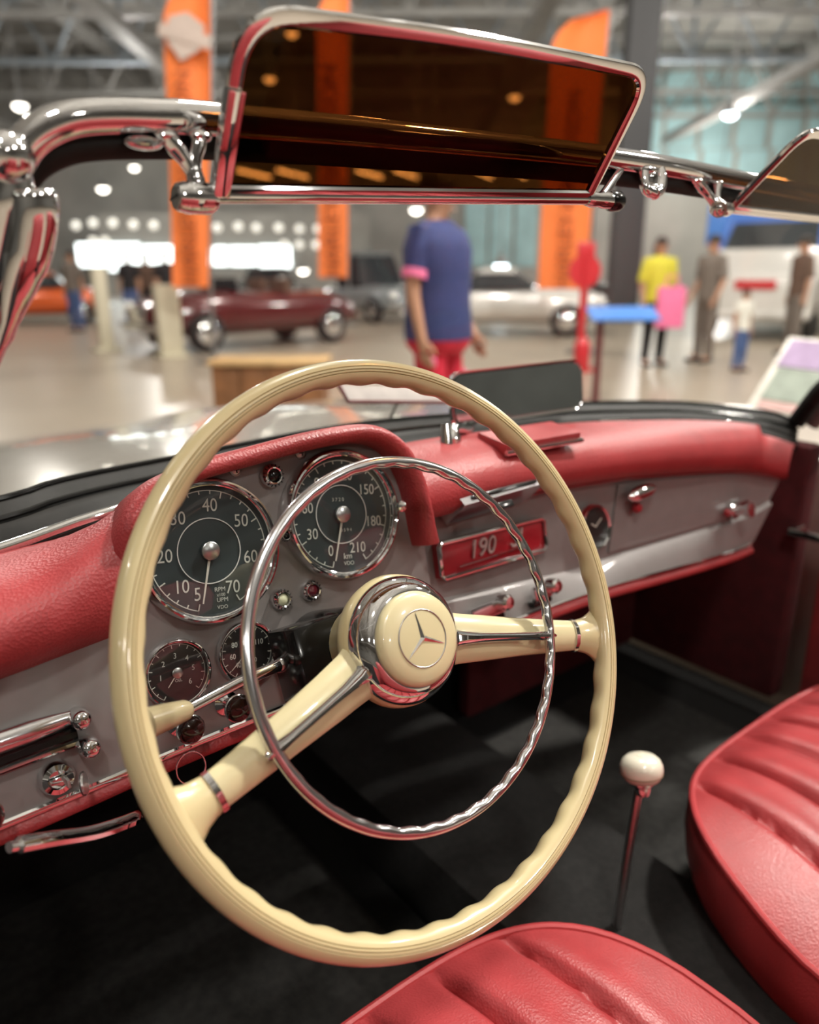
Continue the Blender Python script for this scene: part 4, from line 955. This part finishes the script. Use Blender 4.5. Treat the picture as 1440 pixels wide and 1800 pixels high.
# ------------------------------------------------------------------ vehicles behind
def classic_car(label, loc, head, body, length=4.1, width=1.62, roof=True, hgt=1.42, name='vintage_car'):
    d = V(head).normalized(); T = frame(loc, V((0, 0, 1)).cross(d)*-1, d)
    c = thing(name, label, 'car', loc, T.to_3x3()); hl, hw = length/2, width/2
    secs = [(-1, .62, .40, .62), (-.93, .80, .28, .78), (-.7, .95, .22, .90), (-.4, 1, .22, .93), (0, 1, .22, .93), (.3, 1, .22, .95), (.62, .96, .22, .93), (.86, .82, .24, .86), (.97, .62, .34, .72), (1, .45, .42, .62)]
    rs = []
    for y, wq, z0, z1 in secs:
        ring = []
        for i in range(20):
            a = 2*math.pi*i/20; ca, sa = math.cos(a), math.sin(a); q = (abs(ca)**3.2+abs(sa)**3.2)**(-1/3.2)
            ring.append(V((hw*wq*q*ca, y*hl, (z0+z1)/2+(z1-z0)/2*q*sa)))
        rs.append(ring)
    MB().rings(rs).build('body', body, c, angle=60)
    if roof:
        for nm_, m_, s_, z0, z1 in (('cabin_glass', 'window_dark', 1.0, .90, hgt-.08), ('roof', body, 1.02, hgt-.10, hgt)):
            rr = []
            for z, (y0, y1), wq in ((z0, (-.42, .34), .86), (z1, (-.26, .14), .70)) if nm_ == 'cabin_glass' else ((z0, (-.28, .16), .73), (z1, (-.2, .08), .60)):
                rr.append([V((hw*wq*s_*sx, hl*yy*s_, z)) for sx, yy in ((-1, y0*.8), (-.75, y0), (.75, y0), (1, y0*.8), (1, y1*.8), (.75, y1), (-.75, y1), (-1, y1*.8))])
            MB().rings(rr).build(nm_, m_, c, angle=40)
    else:
        MB().box((0, .28*hl, 1.02), (width*.72, .03, .24), M.Identity(4), .01).build('windscreen', 'window_dark', c)
        for sx in (-.35, .35): MB().box((sx, -.22*hl, .96), (.5, .14, .34), M.Identity(4), .05).build('seat', 'brown_cloth', c)
    for sx in (-1, 1):
        for yy in (-.62, .62):
            W_ = M.Translation((sx*(hw-.10), yy*hl, .32)) @ M.Rotation(R(90), 4, 'Y')
            e = MB().lathe([(.10, -.09), (.28, -.095), (.315, -.06), (.32, 0), (.315, .06), (.28, .095), (.10, .09)], 24, W_, caps=True).build('wheel', 'tyre', c)
            MB().lathe([(.19, .095), (.17, .11), (.0001, .13)] if sx > 0 else [(.19, -.095), (.17, -.11), (.0001, -.13)], 20, W_).build('hubcap', 'chrome', e)
        MB().ball((sx*hw*.66, hl*.93, .68), (.11, .10, .11), 14).build('headlamp', 'headlamp', c)
    for yy in (1.02, -1.02): MB().tube([(-hw*.9, yy*hl*.94, .42), (-hw*.5, yy*hl, .42), (hw*.5, yy*hl, .42), (hw*.9, yy*hl*.94, .42)], .05, 8).build('bumper', 'chrome', c)
    g_ = MB()
    g_.box((0, hl*.985, .58), (.5, .08, .26), M.Identity(4), .03); g_.build('grille', 'chrome', c)
    return c
classic_car('dark maroon open vintage car behind the wooden counter', ground(432, 13.6), -HF*.7-HR*.7, 'paint_maroon', roof=False)
classic_car('grey vintage saloon between the narrow flag and the man in navy', ground(652, 21), -HF*.8+HR*.55, 'paint_grey', hgt=1.75)
classic_car('pale grey vintage car between the man in navy and the orange flag', ground(888, 16), -HF*.2+HR, 'paint_white', hgt=1.3)
classic_car('small orange car at the far left edge', ground(60, 20), -HF*.3-HR, 'paint_orange', length=3.4, hgt=1.3)
classic_car('black vintage car standing beyond the left flag', ground(470, 26), -HF-HR*.4, 'paint_black')
classic_car('dark car low beside the orange flag with lettering', ground(1010, 28), -HF*.6-HR*.5, 'paint_black', hgt=1.25)
# white and blue van on the right
vp = ground(1368, 15.5); vd = (-HF*.8-HR*.6).normalized()
van = thing('van', 'white van with a blue roof at the right edge', 'van', vp, frame(vp, V((0, 0, 1)).cross(vd)*-1, vd).to_3x3())
MB().box((0, -.6, .98), (2.0, 3.6, 1.3), None, .14).build('body', 'paint_white', van)
MB().rings([[V((x, y, z)) for x, y in ((-1, 1), (1, 1), (1, -2.4), (-1, -2.4))] for z, in ((1.55,),)]+[[V((x*.9, y, 2.35)) for x, y in ((-1, .45), (1, .45), (1, -2.4), (-1, -2.4))]]).build('roof', 'paint_blue', van)
MB().box((0, 1.35, .78), (1.95, .7, .8), None, .16).build('nose', 'paint_white', van)
MB().prism([(-.82, 0), (.82, 0), (.74, .62), (-.74, .62)], 0, .03, frame((0, 1.02, 1.58), (-1, 0, 0), (0, -.58, .78))).build('windscreen', 'window_dark', van)
for sx in (-1, 1):
    MB().ball((sx*.7, 1.70, .85), (.14, .06, .14), 14).build('headlamp', 'headlamp', van)
    for yy in (1.1, -1.7):
        W_ = M.Translation((sx*.9, yy, .34)) @ M.Rotation(R(90), 4, 'Y')
        MB().lathe([(.10, -.09), (.30, -.095), (.335, -.06), (.34, 0), (.335, .06), (.30, .095), (.10, .09)], 24, W_, caps=True).build('wheel', 'tyre', van)
MB().box((0, 1.71, .98), (.7, .04, .16), None, .01).build('nose_badge', 'signal_red', van)
MB().tube([(-.95, 1.72, .45), (.95, 1.72, .45)], .07, 8).build('bumper', 'paint_white', van)
# hanging blue sign above the van
sg = thing('hanging_sign', 'blue and white banner hanging over the van', 'sign', PB(1370, 395, 19))
T = frame((0, 0, 0), HR, (0, 0, 1))
MB().box((0, 0, 0), (3.4, .9, .06), T, .01).build('sign_board', 'sign_blue', sg)
MB().box((.2, -.75, .0), (3.4, .5, .06), T, .01).build('sign_strip', 'paint_white', sg)
for x in (-1.5, 1.5): MB().tube([T @ V((x, .45, 0)), T @ V((x, 6.3, 0))], .012, 5).build('sign_wire', 'metal_grey', sg)

# ------------------------------------------------------------------ stands and counters
cp = ground(468, 6.6); T = frame(cp, HR, V((0, 0, 1)))
ct = thing('counter', 'low brown wooden counter with its top coloured as lit, behind the wheel', 'counter', cp)
w0 = 190/1317*6.6
for i in range(4): MB().box((-w0/2+w0*(i+.5)/4, .24, 0), (w0/4-.008, .46, .45), T, .006).build('plank', 'wood', ct, True)
MB().box((0, .485, 0), (w0+.06, .04, .52), T, .008).build('top', 'wood_lit', ct, True)
for px, b, y0, lb in ((172, 12.5, 470, 'thin cream post standing on the hall floor, left of the two'), (288, 11.5, 500, 'wider cream post standing under the left orange flag')):
    p = ground(px, b); hh = PB(px, y0, b).z
    t = thing('post', lb, 'post', p)
    MB().box((0, 0, hh/2), (.20 if px < 200 else .34, .16, hh), None, .01).build('shaft', 'post_cream', t)
    MB().box((0, 0, .03), (.42, .34, .06), None, .01).build('foot', 'post_cream', t)
p = ground(1028, 9.8)
fx = thing('extinguisher_stand', 'red fire extinguisher stand with a round sign beside the column', 'stand', p)
MB().tube([V((0, 0, 0)), V((0, 0, 1.42))], .045, 10).build('pole', 'signal_red', fx)
MB().lathe([(.0001, -.015), (.2, -.015), (.2, .015), (.0001, .015)], 28, frame((0, 0, 1.22), HR, (0, 0, 1))).build('round_sign', 'signal_red', fx)
MB().box((0, 0, 1.46), (.22, .05, .2), HALL.to_3x3().to_4x4(), .01).build('top_plate', 'signal_red', fx)
MB().lathe([(.09, .02), (.10, .04), (.10, .34), (.07, .40), (.03, .43), (.03, .48), (.0001, .48)], 20, M.Translation(-HF*.13), caps=True).build('extinguisher', 'signal_red', fx)
MB().lathe([(.24, 0), (.24, .02), (.0001, .03)], 20).build('foot', 'signal_red', fx)
p = ground(1062, 7.1)
ls = thing('lectern', 'slim maroon post carrying a blue sloping info plate', 'stand', p)
MB().tube([V((0, 0, 0)), V((0, 0, .82))], .035, 10).build('post', 'maroon', ls)
MB().box((0, 0, 0), (.62, .30, .025), M.Translation((HR*.20)+V((0, 0, .84))) @ frame((0, 0, 0), HR, HF+V((0, 0, .35))), .004).build('info_plate', 'sign_blue', ls)
MB().lathe([(.19, 0), (.19, .015), (.0001, .025)], 20).build('foot', 'maroon', ls)
A, B_, D_ = PB(1316, 716, 2.9), PB(1460, 756, 2.9), PB(1392, 598, 3.1)
T = frame(A, HR-HF*1.2+V((0, 0, -.05)), HR*.8+HF*.67+V((0, 0, 1))); wl, hl = .42, .36
ib = thing('info_board', 'tilted exhibit board with lilac, sage and pink panels at the right', 'sign', V((A.x, A.y, 0)))
MB().box((wl/2, hl/2, -.012), (wl+.02, hl+.02, .02), T, .003).build('board', 'paper', ib, True)
MB().box((wl/2, hl*.79, .001), (wl-.02, hl*.38, .004), T).build('lilac_panel', 'lilac', ib, True)
MB().box((wl*.36, hl*.36, .001), (wl*.62, hl*.44, .004), T).build('sage_panel', 'sage', ib, True)
MB().box((wl*.36, hl*.07, .001), (wl*.6, hl*.10, .004), T).build('pink_panel', 'blush', ib, True)
for q in (.1, .9):
    p = T @ V((wl*q, hl*.4, -.02)); MB().tube([p, V((p.x+.1, p.y+.12, .01))], .012, 8).build('leg', 'metal_grey', ib, True)
